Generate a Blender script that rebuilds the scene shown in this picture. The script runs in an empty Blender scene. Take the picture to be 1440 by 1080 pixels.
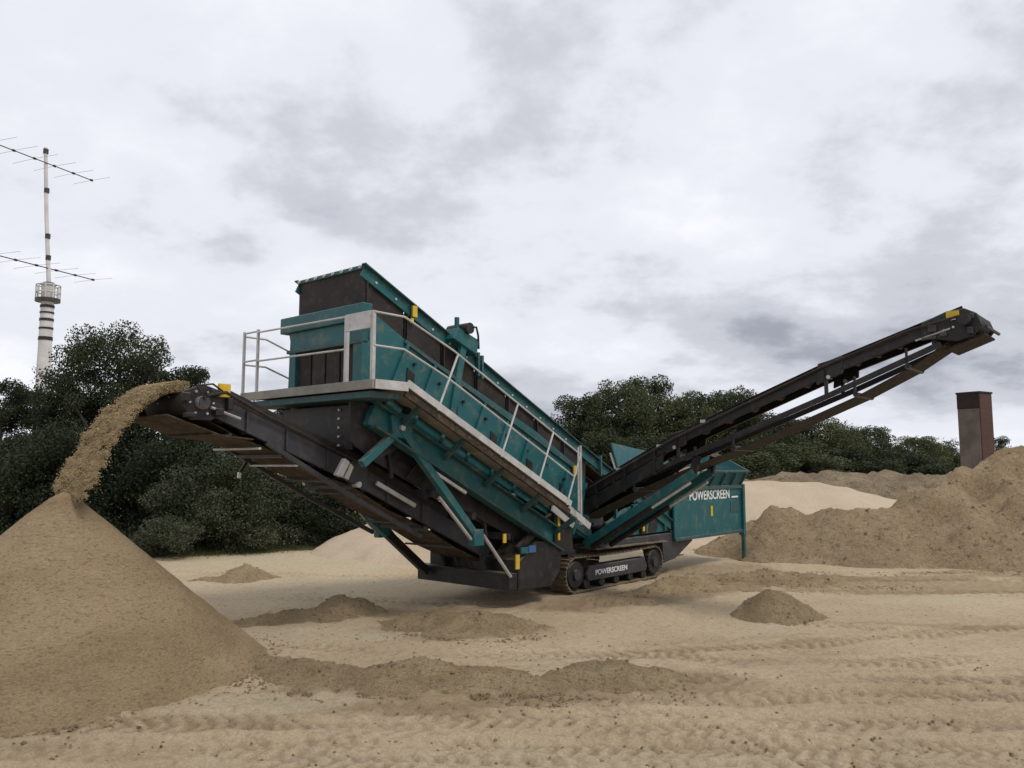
import bpy, bmesh, math, random
import numpy as np
from mathutils import Vector, Matrix

scene = bpy.context.scene
COL = scene.collection
R = math.radians
random.seed(7)

# ------------------------------------------------------------------ camera
CAM_H = 2.6
cam_d = bpy.data.cameras.new('camera')
cam_d.sensor_width = 36.0
cam_d.lens = 36.0 * 1130 / 1440
cam_d.clip_start = 0.1
cam_d.clip_end = 12000
cam = bpy.data.objects.new('camera', cam_d)
COL.objects.link(cam)
cam.location = (0, 0, CAM_H)
cam.rotation_euler = (R(90) + math.atan(115 / 1130), 0, 0)
scene.camera = cam

# ------------------------------------------------------------------ sky and sun
SUN_AZ, SUN_EL = R(128), R(54)          # compass style: from +Y (view direction) towards +X (right)
world = bpy.data.worlds.new('World')
scene.world = world
world.use_nodes = True
nt = world.node_tree
for n in list(nt.nodes):
    nt.nodes.remove(n)
N = nt.nodes.new
L = nt.links.new
wo = N('ShaderNodeOutputWorld')
bg = N('ShaderNodeBackground')
bg.inputs['Strength'].default_value = 0.1
sky = N('ShaderNodeTexSky')
sky.sky_type = 'NISHITA'
sky.sun_disc = False
sky.sun_elevation = SUN_EL
sky.sun_rotation = SUN_AZ
tc = N('ShaderNodeTexCoord')
sep = N('ShaderNodeSeparateXYZ')
L(tc.outputs['Generated'], sep.inputs[0])


def wmath(op, a, b=None, clamp=False):
    m = N('ShaderNodeMath')
    m.operation = op
    m.use_clamp = clamp
    for i, v in enumerate((a, b)):
        if v is None:
            continue
        if isinstance(v, (int, float)):
            m.inputs[i].default_value = v
        else:
            L(v, m.inputs[i])
    return m.outputs[0]


zc = wmath('MAXIMUM', sep.outputs['Z'], 0.0)
den = wmath('ADD', zc, 0.34)
cx = wmath('DIVIDE', sep.outputs['X'], den)
cy = wmath('DIVIDE', sep.outputs['Y'], den)
comb = N('ShaderNodeCombineXYZ')
L(cx, comb.inputs[0])
L(cy, comb.inputs[1])


def wnoise(scale, detail, rough, off, dist=0.0):
    mp = N('ShaderNodeMapping')
    mp.inputs['Location'].default_value = off
    L(comb.outputs[0], mp.inputs['Vector'])
    n = N('ShaderNodeTexNoise')
    n.inputs['Scale'].default_value = scale
    n.inputs['Detail'].default_value = detail
    n.inputs['Roughness'].default_value = rough
    n.inputs['Distortion'].default_value = dist
    L(mp.outputs[0], n.inputs['Vector'])
    return n.outputs['Fac']


n1 = wnoise(0.62, 3, 0.5, (0.26, 4.33, 0), 0.1)
n2 = wnoise(1.9, 8, 0.55, (5.59, 18.33, 0), 0.0)
n4 = wnoise(5.5, 8, 0.6, (2.2, 0.7, 0), 0.0)
v = wmath('ADD', wmath('ADD', wmath('MULTIPLY', n1, 0.46), wmath('MULTIPLY', n2, 0.44)), wmath('MULTIPLY', n4, 0.15))
ramp = N('ShaderNodeValToRGB')
cr = ramp.color_ramp
cr.interpolation = 'EASE'
cr.elements[0].position = 0.39
cr.elements[0].color = (0.33, 0.35, 0.41, 1)
cr.elements[1].position = 0.645
cr.elements[1].color = (0.88, 0.895, 0.945, 1)
e = cr.elements.new(0.465)
e.color = (0.55, 0.57, 0.63, 1)
e = cr.elements.new(0.535)
e.color = (0.745, 0.765, 0.825, 1)
L(v, ramp.inputs['Fac'])
sc = N('ShaderNodeVectorMath')
sc.operation = 'SCALE'
sc.inputs['Scale'].default_value = 10.0
L(ramp.outputs['Color'], sc.inputs[0])
n3 = wnoise(1.3, 4, 0.5, (7.7, 3.4, 0), 0.2)
gap = wmath('MULTIPLY', wmath('SUBTRACT', n3, 0.66, True), 3.0, True)
mix = N('ShaderNodeMix')
mix.data_type = 'RGBA'
L(gap, mix.inputs['Factor'])
L(sc.outputs[0], mix.inputs['A'])
L(sky.outputs['Color'], mix.inputs['B'])
L(mix.outputs['Result'], bg.inputs['Color'])
L(bg.outputs[0], wo.inputs['Surface'])

sun_d = bpy.data.lights.new('sun', 'SUN')
sun_d.energy = 1.5
sun_d.angle = R(14)
sun_d.color = (1.0, 0.93, 0.83)
sun = bpy.data.objects.new('sun', sun_d)
COL.objects.link(sun)
sdir = Vector((math.sin(SUN_AZ) * math.cos(SUN_EL), math.cos(SUN_AZ) * math.cos(SUN_EL), math.sin(SUN_EL)))
sun.rotation_euler = sdir.to_track_quat('Z', 'Y').to_euler()
sun.location = (0, 0, 40)

scene.view_settings.view_transform = 'Standard'
scene.view_settings.look = 'None'
scene.view_settings.gamma = 1.0
scene.view_settings.exposure = 0.14
scene.view_settings.use_curve_mapping = False

# ------------------------------------------------------------------ materials


def material(name, c1, c2=None, scale=3.0, rough=0.7, metal=0.0, fine=None, bump=0.0, bump_scale=40.0,
             spec=0.4, ramp=(0.38, 0.62), stretch=None, attr=None, attr_col=None, bump_dist=0.02, grain=None):
    """c1..c2 mixed by noise over world position; fine=(colour, amount, scale) adds a second speckle layer"""
    m = bpy.data.materials.new(name)
    m.use_nodes = True
    t = m.node_tree
    p = t.nodes['Principled BSDF']
    p.inputs['Roughness'].default_value = rough
    p.inputs['Metallic'].default_value = metal
    p.inputs['Specular IOR Level'].default_value = spec
    g = t.nodes.new('ShaderNodeNewGeometry')
    src = g.outputs['Position']
    if stretch:
        mp = t.nodes.new('ShaderNodeMapping')
        mp.inputs['Rotation'].default_value = (0, 0, stretch[3])
        mp.inputs['Scale'].default_value = stretch[:3]
        t.links.new(src, mp.inputs['Vector'])
        src = mp.outputs[0]

    def noise(s, d=5, r=0.6, dist=0.0):
        n = t.nodes.new('ShaderNodeTexNoise')
        n.inputs['Scale'].default_value = s
        n.inputs['Detail'].default_value = d
        n.inputs['Roughness'].default_value = r
        n.inputs['Distortion'].default_value = dist
        t.links.new(src, n.inputs['Vector'])
        return n.outputs['Fac']

    def remap(f, a, b):
        r_ = t.nodes.new('ShaderNodeMapRange')
        r_.inputs['From Min'].default_value = a
        r_.inputs['From Max'].default_value = b
        t.links.new(f, r_.inputs['Value'])
        return r_.outputs[0]

    def mixc(f, a, b):
        x = t.nodes.new('ShaderNodeMix')
        x.data_type = 'RGBA'
        if isinstance(f, float):
            x.inputs['Factor'].default_value = f
        else:
            t.links.new(f, x.inputs['Factor'])
        for s, c in (('A', a), ('B', b)):
            if isinstance(c, tuple):
                x.inputs[s].default_value = (*c, 1)
            else:
                t.links.new(c, x.inputs[s])
        return x.outputs['Result']

    col = c1
    if c2:
        col = mixc(remap(noise(scale, 6, 0.62, 0.3), *ramp), c1, c2)
    if attr:
        at = t.nodes.new('ShaderNodeAttribute')
        at.attribute_name = attr
        ad = t.nodes.new('ShaderNodeMath')
        ad.operation = 'ADD'
        sb = t.nodes.new('ShaderNodeMath')
        sb.operation = 'MULTIPLY_ADD'
        t.links.new(noise(5.0, 6, 0.7), sb.inputs[0])
        sb.inputs[1].default_value = 0.9
        sb.inputs[2].default_value = -0.45
        t.links.new(at.outputs['Fac'], ad.inputs[0])
        t.links.new(sb.outputs[0], ad.inputs[1])
        col = mixc(remap(ad.outputs[0], 0.15, 0.85), col, attr_col)
    if attr:
        a2 = t.nodes.new('ShaderNodeAttribute')
        a2.attribute_name = 'dry'
        col = mixc(a2.outputs['Fac'], col, (0.53, 0.45, 0.32))
    if fine:
        fc, amt, fs = fine
        f = remap(noise(fs, 3, 0.7), 0.52, 0.72)
        mu = t.nodes.new('ShaderNodeMath')
        mu.operation = 'MULTIPLY'
        t.links.new(f, mu.inputs[0])
        mu.inputs[1].default_value = amt
        col = mixc(mu.outputs[0], col, fc)
    if fine and fine[0] == DUST:
        sp = t.nodes.new('ShaderNodeSeparateXYZ')
        t.links.new(g.outputs['Normal'], sp.inputs[0])
        up_ = t.nodes.new('ShaderNodeMath')
        up_.operation = 'MULTIPLY'
        t.links.new(remap(sp.outputs['Z'], 0.55, 0.95), up_.inputs[0])
        t.links.new(remap(noise(6, 4, 0.7), 0.35, 0.75), up_.inputs[1])
        col = mixc(up_.outputs[0], col, (0.30, 0.235, 0.155))
    if grain:
        gs, amt = grain
        gr = t.nodes.new('ShaderNodeMapRange')
        gr.inputs['From Min'].default_value = 0.30
        gr.inputs['From Max'].default_value = 0.70
        gr.inputs['To Min'].default_value = 1 - amt
        gr.inputs['To Max'].default_value = 1 + amt
        t.links.new(noise(gs, 4, 0.8), gr.inputs['Value'])
        hv = t.nodes.new('ShaderNodeHueSaturation')
        t.links.new(gr.outputs[0], hv.inputs['Value'])
        t.links.new(col, hv.inputs['Color'])
        col = hv.outputs[0]
    if isinstance(col, tuple):
        p.inputs['Base Color'].default_value = (*col, 1)
    else:
        t.links.new(col, p.inputs['Base Color'])
    if bump:
        b = t.nodes.new('ShaderNodeBump')
        b.inputs['Strength'].default_value = bump
        b.inputs['Distance'].default_value = bump_dist
        t.links.new(noise(bump_scale, 9, 0.82 if grain else 0.7), b.inputs['Height'])
        t.links.new(b.outputs[0], p.inputs['Normal'])
    return m


DUST = (0.26, 0.20, 0.13)
M = {}
M['teal'] = material('teal_paint', (0.007, 0.080, 0.091), (0.011, 0.104, 0.115), 1.3, 0.48, fine=(DUST, 0.30, 4), bump=0.05, bump_scale=8)
M['teal_dusty'] = material('dusty_teal_paint', (0.012, 0.070, 0.077), (0.040, 0.080, 0.080), 2.2, 0.6, fine=(DUST, 0.35, 7), bump=0.08, bump_scale=14)
M['black'] = material('black_paint', (0.008, 0.008, 0.010), (0.018, 0.017, 0.018), 2.0, 0.5, fine=(DUST, 0.10, 8), bump=0.05, bump_scale=10)
M['grey'] = material('dark_grey_paint', (0.028, 0.030, 0.038), (0.042, 0.043, 0.050), 2.0, 0.5, fine=(DUST, 0.12, 6), bump=0.05, bump_scale=10)
M['rubber'] = material('rubber', (0.016, 0.013, 0.013), (0.030, 0.024, 0.022), 1.8, 0.75, fine=(DUST, 0.12, 6), bump=0.15, bump_scale=20)
M['belt'] = material('sandy_belt_rubber', (0.030, 0.022, 0.016), (0.062, 0.044, 0.030), 2.4, 0.9, fine=(DUST, 0.4, 12), bump=0.2, bump_scale=30, stretch=(1, 1, 1, 0))
M['belt_dark'] = material('dark_belt_rubber', (0.012, 0.010, 0.009), (0.024, 0.019, 0.015), 2.4, 0.85, fine=(DUST, 0.2, 12), bump=0.2, bump_scale=30)
M['loose'] = material('falling_sand_lit_tone', (0.40, 0.315, 0.190), (0.33, 0.255, 0.15), 5.0, 0.95, spec=0.1)  # pile sand lightened: the light on the stream is put into the colour
M['galv'] = material('galvanised_steel', (0.42, 0.42, 0.42), (0.54, 0.54, 0.53), 4.0, 0.5, metal=0.25, fine=(DUST, 0.3, 9))
M['deck'] = material('grating_grey', (0.20, 0.19, 0.17), (0.28, 0.26, 0.23), 3.0, 0.7, fine=(DUST, 0.4, 9))
M['steel'] = material('worn_steel', (0.36, 0.36, 0.37), (0.5, 0.5, 0.5), 5.0, 0.4, metal=0.5, fine=(DUST, 0.2, 12))
M['yellow'] = material('safety_yellow', (0.55, 0.36, 0.02), (0.62, 0.42, 0.04), 6.0, 0.5, fine=(DUST, 0.2, 10))
M['white'] = material('white_lettering', (0.78, 0.79, 0.80), (0.70, 0.70, 0.69), 6.0, 0.5)
M['track'] = material('dirty_track_steel', (0.085, 0.068, 0.048), (0.17, 0.13, 0.085), 4.0, 0.85, fine=(DUST, 0.6, 14), bump=0.3, bump_scale=25)
M['rust'] = material('rusty_steel', (0.16, 0.075, 0.05), (0.10, 0.06, 0.045), 4.0, 0.8, fine=(DUST, 0.4, 9), bump=0.2)
M['blue'] = material('blue_paint', (0.05, 0.12, 0.28), None, rough=0.5)
M['sand'] = material('fresh_washed_sand', (0.380, 0.290, 0.178), (0.275, 0.203, 0.118), 0.9, 0.95, fine=((0.150, 0.108, 0.064), 0.75, 26), bump=0.9, bump_scale=20, spec=0.1, stretch=(0.5, 0.5, 1.5, 0), bump_dist=0.06, grain=(60, 0.34))
M['soil'] = material('coarse_brown_sand', (0.420, 0.325, 0.198), (0.325, 0.245, 0.146), 2.0, 0.95, fine=((0.15, 0.108, 0.065), 0.7, 18), bump=1.0, bump_scale=14, spec=0.1, bump_dist=0.08, grain=(45, 0.40))
M['bank'] = material('stockpile_brown_sand', (0.450, 0.342, 0.215), (0.325, 0.240, 0.146), 0.8, 0.95, fine=((0.17, 0.12, 0.075), 0.7, 8), bump=1.0, bump_scale=7, spec=0.1, bump_dist=0.14, grain=(22, 0.38))
M['pale'] = material('pale_dry_sand', (0.50, 0.41, 0.305), (0.45, 0.365, 0.265), 0.6, 0.95, fine=((0.36, 0.285, 0.2), 0.35, 12), bump=0.5, bump_scale=10, spec=0.1, bump_dist=0.05, grain=(22, 0.14))
M['rubble'] = material('grey_rubble', (0.36, 0.285, 0.19), (0.24, 0.185, 0.125), 0.9, 0.95, fine=((0.10, 0.09, 0.065), 0.7, 3.0), bump=1.0, bump_scale=3, spec=0.1, bump_dist=0.25, grain=(9, 0.4))
M['ground'] = material('compacted_sand', (0.555, 0.445, 0.305), (0.47, 0.37, 0.245), 0.35, 0.95, fine=((0.235, 0.178, 0.105), 0.6, 12), bump=0.9, bump_scale=13, spec=0.1, attr='tone', attr_col=(0.320, 0.240, 0.150), bump_dist=0.05, grain=(48, 0.30))
M['mortar'] = material('weathered_render', (0.15, 0.128, 0.105), (0.095, 0.08, 0.07), 1.4, 0.9, fine=((0.07, 0.055, 0.05), 0.5, 6), bump=0.4, bump_scale=9)
M['darkbrick'] = material('dark_brick', (0.018, 0.012, 0.012), (0.03, 0.018, 0.016), 3, 0.9)
M['mast'] = material('white_mast_paint', (0.62, 0.63, 0.64), (0.5, 0.5, 0.5), 0.8, 0.6)
M['bark'] = material('bark', (0.05, 0.042, 0.034), (0.085, 0.07, 0.055), 4, 0.9, bump=0.5, bump_scale=12)


def brick_material():
    m = bpy.data.materials.new('red_brick')
    m.use_nodes = True
    t = m.node_tree
    p = t.nodes['Principled BSDF']
    p.inputs['Roughness'].default_value = 0.9
    c = t.nodes.new('ShaderNodeTexCoord')
    s = t.nodes.new('ShaderNodeSeparateXYZ')
    t.links.new(c.outputs['Object'], s.inputs[0])
    a = t.nodes.new('ShaderNodeMath')
    t.links.new(s.outputs['X'], a.inputs[0])
    t.links.new(s.outputs['Y'], a.inputs[1])
    cb = t.nodes.new('ShaderNodeCombineXYZ')
    t.links.new(a.outputs[0], cb.inputs[0])
    t.links.new(s.outputs['Z'], cb.inputs[1])
    b = t.nodes.new('ShaderNodeTexBrick')
    b.inputs['Color1'].default_value = (0.085, 0.034, 0.024, 1)
    b.inputs['Color2'].default_value = (0.06, 0.026, 0.02, 1)
    b.inputs['Mortar'].default_value = (0.075, 0.05, 0.042, 1)
    b.inputs['Scale'].default_value = 1.0
    b.inputs['Brick Width'].default_value = 0.25
    b.inputs['Row Height'].default_value = 0.085
    b.inputs['Mortar Size'].default_value = 0.008
    t.links.new(cb.outputs[0], b.inputs['Vector'])
    t.links.new(b.outputs['Color'], p.inputs['Base Color'])
    return m


M['brick'] = brick_material()


def leaf_material(name, dark, light, trans=0.25):
    m = bpy.data.materials.new(name)
    m.use_nodes = True
    t = m.node_tree
    p = t.nodes['Principled BSDF']
    p.inputs['Roughness'].default_value = 0.55
    p.inputs['Specular IOR Level'].default_value = 0.3
    g = t.nodes.new('ShaderNodeNewGeometry')
    oi = t.nodes.new('ShaderNodeObjectInfo')
    n = t.nodes.new('ShaderNodeTexNoise')
    n.inputs['Scale'].default_value = 0.7
    n.inputs['Detail'].default_value = 2
    t.links.new(g.outputs['Position'], n.inputs['Vector'])
    ad = t.nodes.new('ShaderNodeMath')
    ad.operation = 'MULTIPLY_ADD'
    t.links.new(g.outputs['Random Per Island'], ad.inputs[0])
    ad.inputs[1].default_value = 0.6
    sb = t.nodes.new('ShaderNodeMath')
    sb.operation = 'MULTIPLY_ADD'
    t.links.new(n.outputs['Fac'], sb.inputs[0])
    sb.inputs[1].default_value = 1.6
    sb.inputs[2].default_value = -0.6
    t.links.new(sb.outputs[0], ad.inputs[2])
    ad.use_clamp = True
    x = t.nodes.new('ShaderNodeMix')
    x.data_type = 'RGBA'
    t.links.new(ad.outputs[0], x.inputs['Factor'])
    x.inputs['A'].default_value = (*dark, 1)
    x.inputs['B'].default_value = (*light, 1)
    hs = t.nodes.new('ShaderNodeHueSaturation')
    mr = t.nodes.new('ShaderNodeMapRange')
    mr.inputs['To Min'].default_value = 0.68
    mr.inputs['To Max'].default_value = 1.4
    t.links.new(oi.outputs['Random'], mr.inputs['Value'])
    t.links.new(mr.outputs[0], hs.inputs['Value'])
    mh = t.nodes.new('ShaderNodeMapRange')
    mh.inputs['To Min'].default_value = 0.515
    mh.inputs['To Max'].default_value = 0.475
    t.links.new(oi.outputs['Random'], mh.inputs['Value'])
    t.links.new(mh.outputs[0], hs.inputs['Hue'])
    t.links.new(x.outputs['Result'], hs.inputs['Color'])
    t.links.new(hs.outputs[0], p.inputs['Base Color'])
    tr = t.nodes.new('ShaderNodeBsdfTranslucent')
    t.links.new(hs.outputs[0], tr.inputs['Color'])
    ms = t.nodes.new('ShaderNodeMixShader')
    ms.inputs[0].default_value = trans
    t.links.new(p.outputs[0], ms.inputs[1])
    t.links.new(tr.outputs[0], ms.inputs[2])
    t.links.new(ms.outputs[0], t.nodes['Material Output'].inputs['Surface'])
    return m


M['leaf_dark'] = leaf_material('dark_leaves', (0.014, 0.022, 0.010), (0.048, 0.062, 0.027))
M['leaf_mid'] = leaf_material('mid_leaves', (0.015, 0.024, 0.011), (0.054, 0.070, 0.032))
M['leaf_olive'] = leaf_material('olive_leaves', (0.036, 0.046, 0.026), (0.105, 0.118, 0.072))
M['leaf_far'] = leaf_material('far_leaves', (0.030, 0.042, 0.018), (0.095, 0.112, 0.050), 0.25)
M['grass'] = leaf_material('rough_grass', (0.040, 0.058, 0.020), (0.11, 0.125, 0.05))

# ------------------------------------------------------------------ helpers


def tag(o, label=None, cat=None, group=None, kind=None):
    if label:
        o['label'] = label
    if cat:
        o['category'] = cat
    if group:
        o['group'] = group
    if kind:
        o['kind'] = kind
    return o


def empty(name, loc=(0, 0, 0), rz=0.0):
    o = bpy.data.objects.new(name, None)
    o.empty_display_size = 0.3
    o.location = loc
    o.rotation_euler = (0, 0, rz)
    COL.objects.link(o)
    return o


class MB:
    """collects shapes, builds ONE mesh object"""

    def __init__(self):
        self.v, self.f = [], []

    def add(self, vs, fs):
        k = len(self.v)
        self.v += [tuple(map(float, p)) for p in vs]
        self.f += [tuple(i + k for i in q) for q in fs]
        return self

    def beam(self, p, q, w, h, up=(0, 0, 1), off=0.0):
        """rectangular bar p->q, w across, h along up"""
        p, q = Vector(p), Vector(q)
        d = (q - p).normalized()
        u = Vector(up)
        s = d.cross(u)
        if s.length < 1e-4:
            s = d.cross(Vector((1, 0, 0)))
        s.normalize()
        u = s.cross(d).normalized()
        c = []
        for e_ in (p, q):
            for a_, b_ in ((-1, -1), (1, -1), (1, 1), (-1, 1)):
                c.append(e_ + s * (a_ * w / 2) + u * (b_ * h / 2 + off))
        return self.add(c, [(3, 2, 1, 0), (4, 5, 6, 7), (0, 1, 5, 4), (1, 2, 6, 5), (2, 3, 7, 6), (3, 0, 4, 7)])

    def channel(self, p, q, h, w=0.07, t=0.012, up=(0, 0, 1), side=1):
        """C channel whose web faces side*-across"""
        p, q = Vector(p), Vector(q)
        d = (q - p).normalized()
        s = d.cross(Vector(up)).normalized()
        u = s.cross(d).normalized()
        self.beam(p, q, t, h, up)
        for k in (-1, 1):
            o_ = s * (side * (w / 2 + t / 2)) + u * (k * (h / 2 - t / 2))
            self.beam(p + o_, q + o_, w, t, up)
        return self

    def box(self, x0, x1, y0, y1, z0, z1):
        c = [(x0, y0, z0), (x1, y0, z0), (x1, y1, z0), (x0, y1, z0), (x0, y0, z1), (x1, y0, z1), (x1, y1, z1), (x0, y1, z1)]
        return self.add(c, [(3, 2, 1, 0), (4, 5, 6, 7), (0, 1, 5, 4), (1, 2, 6, 5), (2, 3, 7, 6), (3, 0, 4, 7)])

    def tube(self, pts, r, n=8, caps=True):
        pts = [Vector(p) for p in pts]
        rs = r if isinstance(r, (list, tuple)) else [r] * len(pts)
        vs, fs = [], []
        a0 = None
        for i, p in enumerate(pts):
            d = (pts[min(i + 1, len(pts) - 1)] - pts[max(i - 1, 0)]).normalized()
            if a0 is None:
                a0 = d.cross(Vector((0, 0, 1)))
                if a0.length < 0.05:
                    a0 = d.cross(Vector((1, 0, 0)))
            a_ = (a0 - d * a0.dot(d)).normalized()
            a0 = a_
            b_ = d.cross(a_)
            for k in range(n):
                t = 2 * math.pi * k / n
                vs.append(p + (a_ * math.cos(t) + b_ * math.sin(t)) * rs[i])
        for i in range(len(pts) - 1):
            for k in range(n):
                k2 = (k + 1) % n
                fs.append((i * n + k, i * n + k2, (i + 1) * n + k2, (i + 1) * n + k))
        if caps:
            fs.append(tuple(reversed(range(n))))
            fs.append(tuple(range((len(pts) - 1) * n, len(pts) * n)))
        return self.add(vs, fs)

    def prism(self, poly, axis, c0, c1):
        """poly in the two other axes (order xyz without axis), extruded along axis from c0 to c1"""
        n = len(poly)
        vs = []
        for c in (c0, c1):
            for (a_, b_) in poly:
                q = [a_, b_]
                q.insert(axis, c)
                vs.append(q)
        fs = [tuple(range(n)), tuple(range(2 * n - 1, n - 1, -1))]
        for i in range(n):
            j = (i + 1) % n
            fs.append((j, i, n + i, n + j))
        return self.add(vs, fs)

    def mesh(self, name, mat, bevel=0.0, smooth=False):
        me = bpy.data.meshes.new(name)
        me.from_pydata(self.v, [], self.f)
        bm = bmesh.new()
        bm.from_mesh(me)
        bmesh.ops.recalc_face_normals(bm, faces=bm.faces)
        if bevel:
            es = [e_ for e_ in bm.edges if len(e_.link_faces) == 2 and e_.calc_face_angle(0) > 0.6]
            bmesh.ops.bevel(bm, geom=es, offset=bevel, segments=1, profile=0.5, affect='EDGES', clamp_overlap=True)
        bm.to_mesh(me)
        bm.free()
        if smooth:
            me.polygons.foreach_set('use_smooth', [True] * len(me.polygons))
            try:
                me.set_sharp_from_angle(angle=R(40))
            except Exception:
                pass
        me.materials.append(M[mat])
        return me

    def build(self, name, mat, parent=None, bevel=0.0, smooth=False):
        o = bpy.data.objects.new(name, self.mesh(name, mat, bevel, smooth))
        COL.objects.link(o)
        if parent is not None:
            o.parent = parent
        return o


def link_mesh(name, me, parent=None, loc=(0, 0, 0), rot=(0, 0, 0), scale=(1, 1, 1)):
    o = bpy.data.objects.new(name, me)
    COL.objects.link(o)
    if parent is not None:
        o.parent = parent
    o.location, o.rotation_euler, o.scale = loc, rot, scale
    return o


def sub(name, parent, mat, p, q, w, h=None, up=(0, 0, 1), bevel=0.006):
    return MB().beam(p, q, w, h or w, up).build(name, mat, parent, bevel)


def rod(name, parent, mat, pts, r, n=10):
    return MB().tube(pts, r, n).build(name, mat, parent, 0, True)


def lerp(p, q, t):
    return tuple(a + (b - a) * t for a, b in zip(p, q))


# value noise on numpy arrays
def vnoise(x, y, seed=0):
    x = np.asarray(x, float)
    y = np.asarray(y, float)
    xi, yi = np.floor(x).astype(np.int64), np.floor(y).astype(np.int64)
    fx, fy = x - xi, y - yi
    fx = fx * fx * (3 - 2 * fx)
    fy = fy * fy * (3 - 2 * fy)

    def h(a, b):
        n = (a * 374761393 + b * 668265263 + seed * 144665) & 0x7fffffff
        n = ((n ^ (n >> 13)) * 1274126177) & 0x7fffffff
        n = (n ^ (n >> 16)) & 0xffff
        return n / 65535.0
    v00, v10, v01, v11 = h(xi, yi), h(xi + 1, yi), h(xi, yi + 1), h(xi + 1, yi + 1)
    return (v00 * (1 - fx) + v10 * fx) * (1 - fy) + (v01 * (1 - fx) + v11 * fx) * fy


def fbm(x, y, octv=4, seed=0, gain=0.5):
    s, a, t = 0, 1.0, 0
    for o in range(octv):
        s = s + a * (vnoise(x * 2 ** o, y * 2 ** o, seed + o * 17) - 0.5)
        t += a
        a *= gain
    return s / t * 2


def polydist(x, y, pts):
    """distance to a polyline and parameter 0..1 along it"""
    best = np.full(np.shape(x), 1e9)
    par = np.zeros(np.shape(x))
    seg = [math.dist(pts[i][:2], pts[i + 1][:2]) for i in range(len(pts) - 1)]
    tot = sum(seg)
    acc = 0
    for i in range(len(pts) - 1):
        ax, ay = pts[i][:2]
        dx, dy = pts[i + 1][0] - ax, pts[i + 1][1] - ay
        t = np.clip(((x - ax) * dx + (y - ay) * dy) / (dx * dx + dy * dy), 0, 1)
        d = np.hypot(x - ax - t * dx, y - ay - t * dy)
        k = d < best
        best = np.where(k, d, best)
        par = np.where(k, (acc + t * seg[i]) / tot, par)
        acc += seg[i]
    return best, par


# ------------------------------------------------------------------ ground
WIN1 = [(-3.3, 10.55), (-2.5, 10.3), (-1.9, 10.0), (-1.0, 10.05), (-0.2, 9.95), (0.3, 9.7)]
WIN2 = [(0.0, 9.75), (0.6, 9.8), (1.15, 10.15), (1.75, 10.1)]


def gbase(x, y):
    near = np.exp(-np.maximum(y - 30, 0) / 20.0)
    return (fbm(x / 6.0, y / 6.0, 3, 3) * 0.05 + fbm(x / 1.3, y / 1.3, 3, 11) * 0.022) * near


def tracks(x, y):
    """lug prints pressed by wheel loaders, plus the tone (0 dry .. 1 damp, churned)"""
    h = np.zeros(np.shape(x))
    tone = np.zeros(np.shape(x))
    lanes = [  # polyline, width, pitch, depth
        ([(-9, 7.35), (-4, 7.7), (0, 7.85), (5, 7.6), (10, 7.2)], 0.30, 0.21, 0.045),
        ([(-9, 8.1), (-3, 8.55), (1, 8.65), (6, 8.35), (11, 8.2)], 0.28, 0.21, 0.042),
        ([(-6, 6.5), (0, 6.95), (5, 6.75), (10, 6.3)], 0.28, 0.21, 0.04),
        ([(1.5, 9.1), (5, 9.6), (9, 10.3), (14, 11.5)], 0.28, 0.2, 0.038),
        ([(2.6, 10.8), (5, 11.0), (9, 11.9), (15, 13.4)], 0.28, 0.2, 0.035),
        ([(0.4, 11.2), (3.5, 11.9), (7.5, 13.2), (14, 15.0)], 0.26, 0.2, 0.03),
        ([(4.6, 13.6), (6.6, 12.9), (9, 12.7), (14, 13.0)], 0.2, 0.2, 0.03),
        ([(4.0, 17.2), (8, 17.0), (13, 16.6), (18, 16.8)], 0.35, 0.22, 0.07),
        ([(5.0, 18.6), (9, 18.7), (14, 18.2), (20, 18.5)], 0.35, 0.22, 0.07),
        ([(-3.5, 12.3), (-1.5, 11.6), (1.5, 11.4), (3.5, 11.0)], 0.25, 0.2, 0.03),
        ([(-8, 16.0), (-4, 16.2), (-1, 15.6)], 0.28, 0.2, 0.03),
        ([(-8, 20.0), (-4, 19.4), (-2, 19.6)], 0.28, 0.2, 0.03),
    ]
    for k in range(9):      # further passes criss-crossing the foreground
        yb = 6.3 + 0.47 * k
        sk = (0.5, -0.35, 0.2, -0.6, 0.75, -0.2, 0.4, -0.8, 0.1)[k]
        xa = -10 if k < 5 else -2 + 0.6 * (k - 5)
        lanes.append(([(xa, yb - sk), (0.5 * xa + 1, yb + 0.25), (4, yb + 0.1 * sk), (11, yb + sk)], 0.24, 0.18 + 0.01 * (k % 3), 0.05))
    for k, (pl, w, pitch, dep) in enumerate(lanes):
        d, p = polydist(x, y, pl)
        ln = sum(math.dist(pl[i], pl[i + 1]) for i in range(len(pl) - 1))
        wob = fbm(x * 1.1, y * 1.1, 2, 30 + k) * 0.16
        dd = d + wob
        m = np.clip((w - dd) / 0.10, 0, 1)
        s = p * ln
        lug = np.clip(np.sin(2 * math.pi * (s / pitch + 0.9 * dd / w)) * 2.2 - 0.3, 0, 1)
        keep = np.clip(0.55 + 1.6 * fbm(x * 0.6, y * 0.6, 2, 50 + k), 0, 1)
        h += -m * dep * (0.25 + 0.75 * lug * keep)
        h += np.clip(1 - np.abs(dd - w - 0.07) / 0.09, 0, 1) * dep * 0.8 * keep
        tone = np.maximum(tone, m * (0.12 + 0.55 * lug * keep))
    return h, tone


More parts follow.
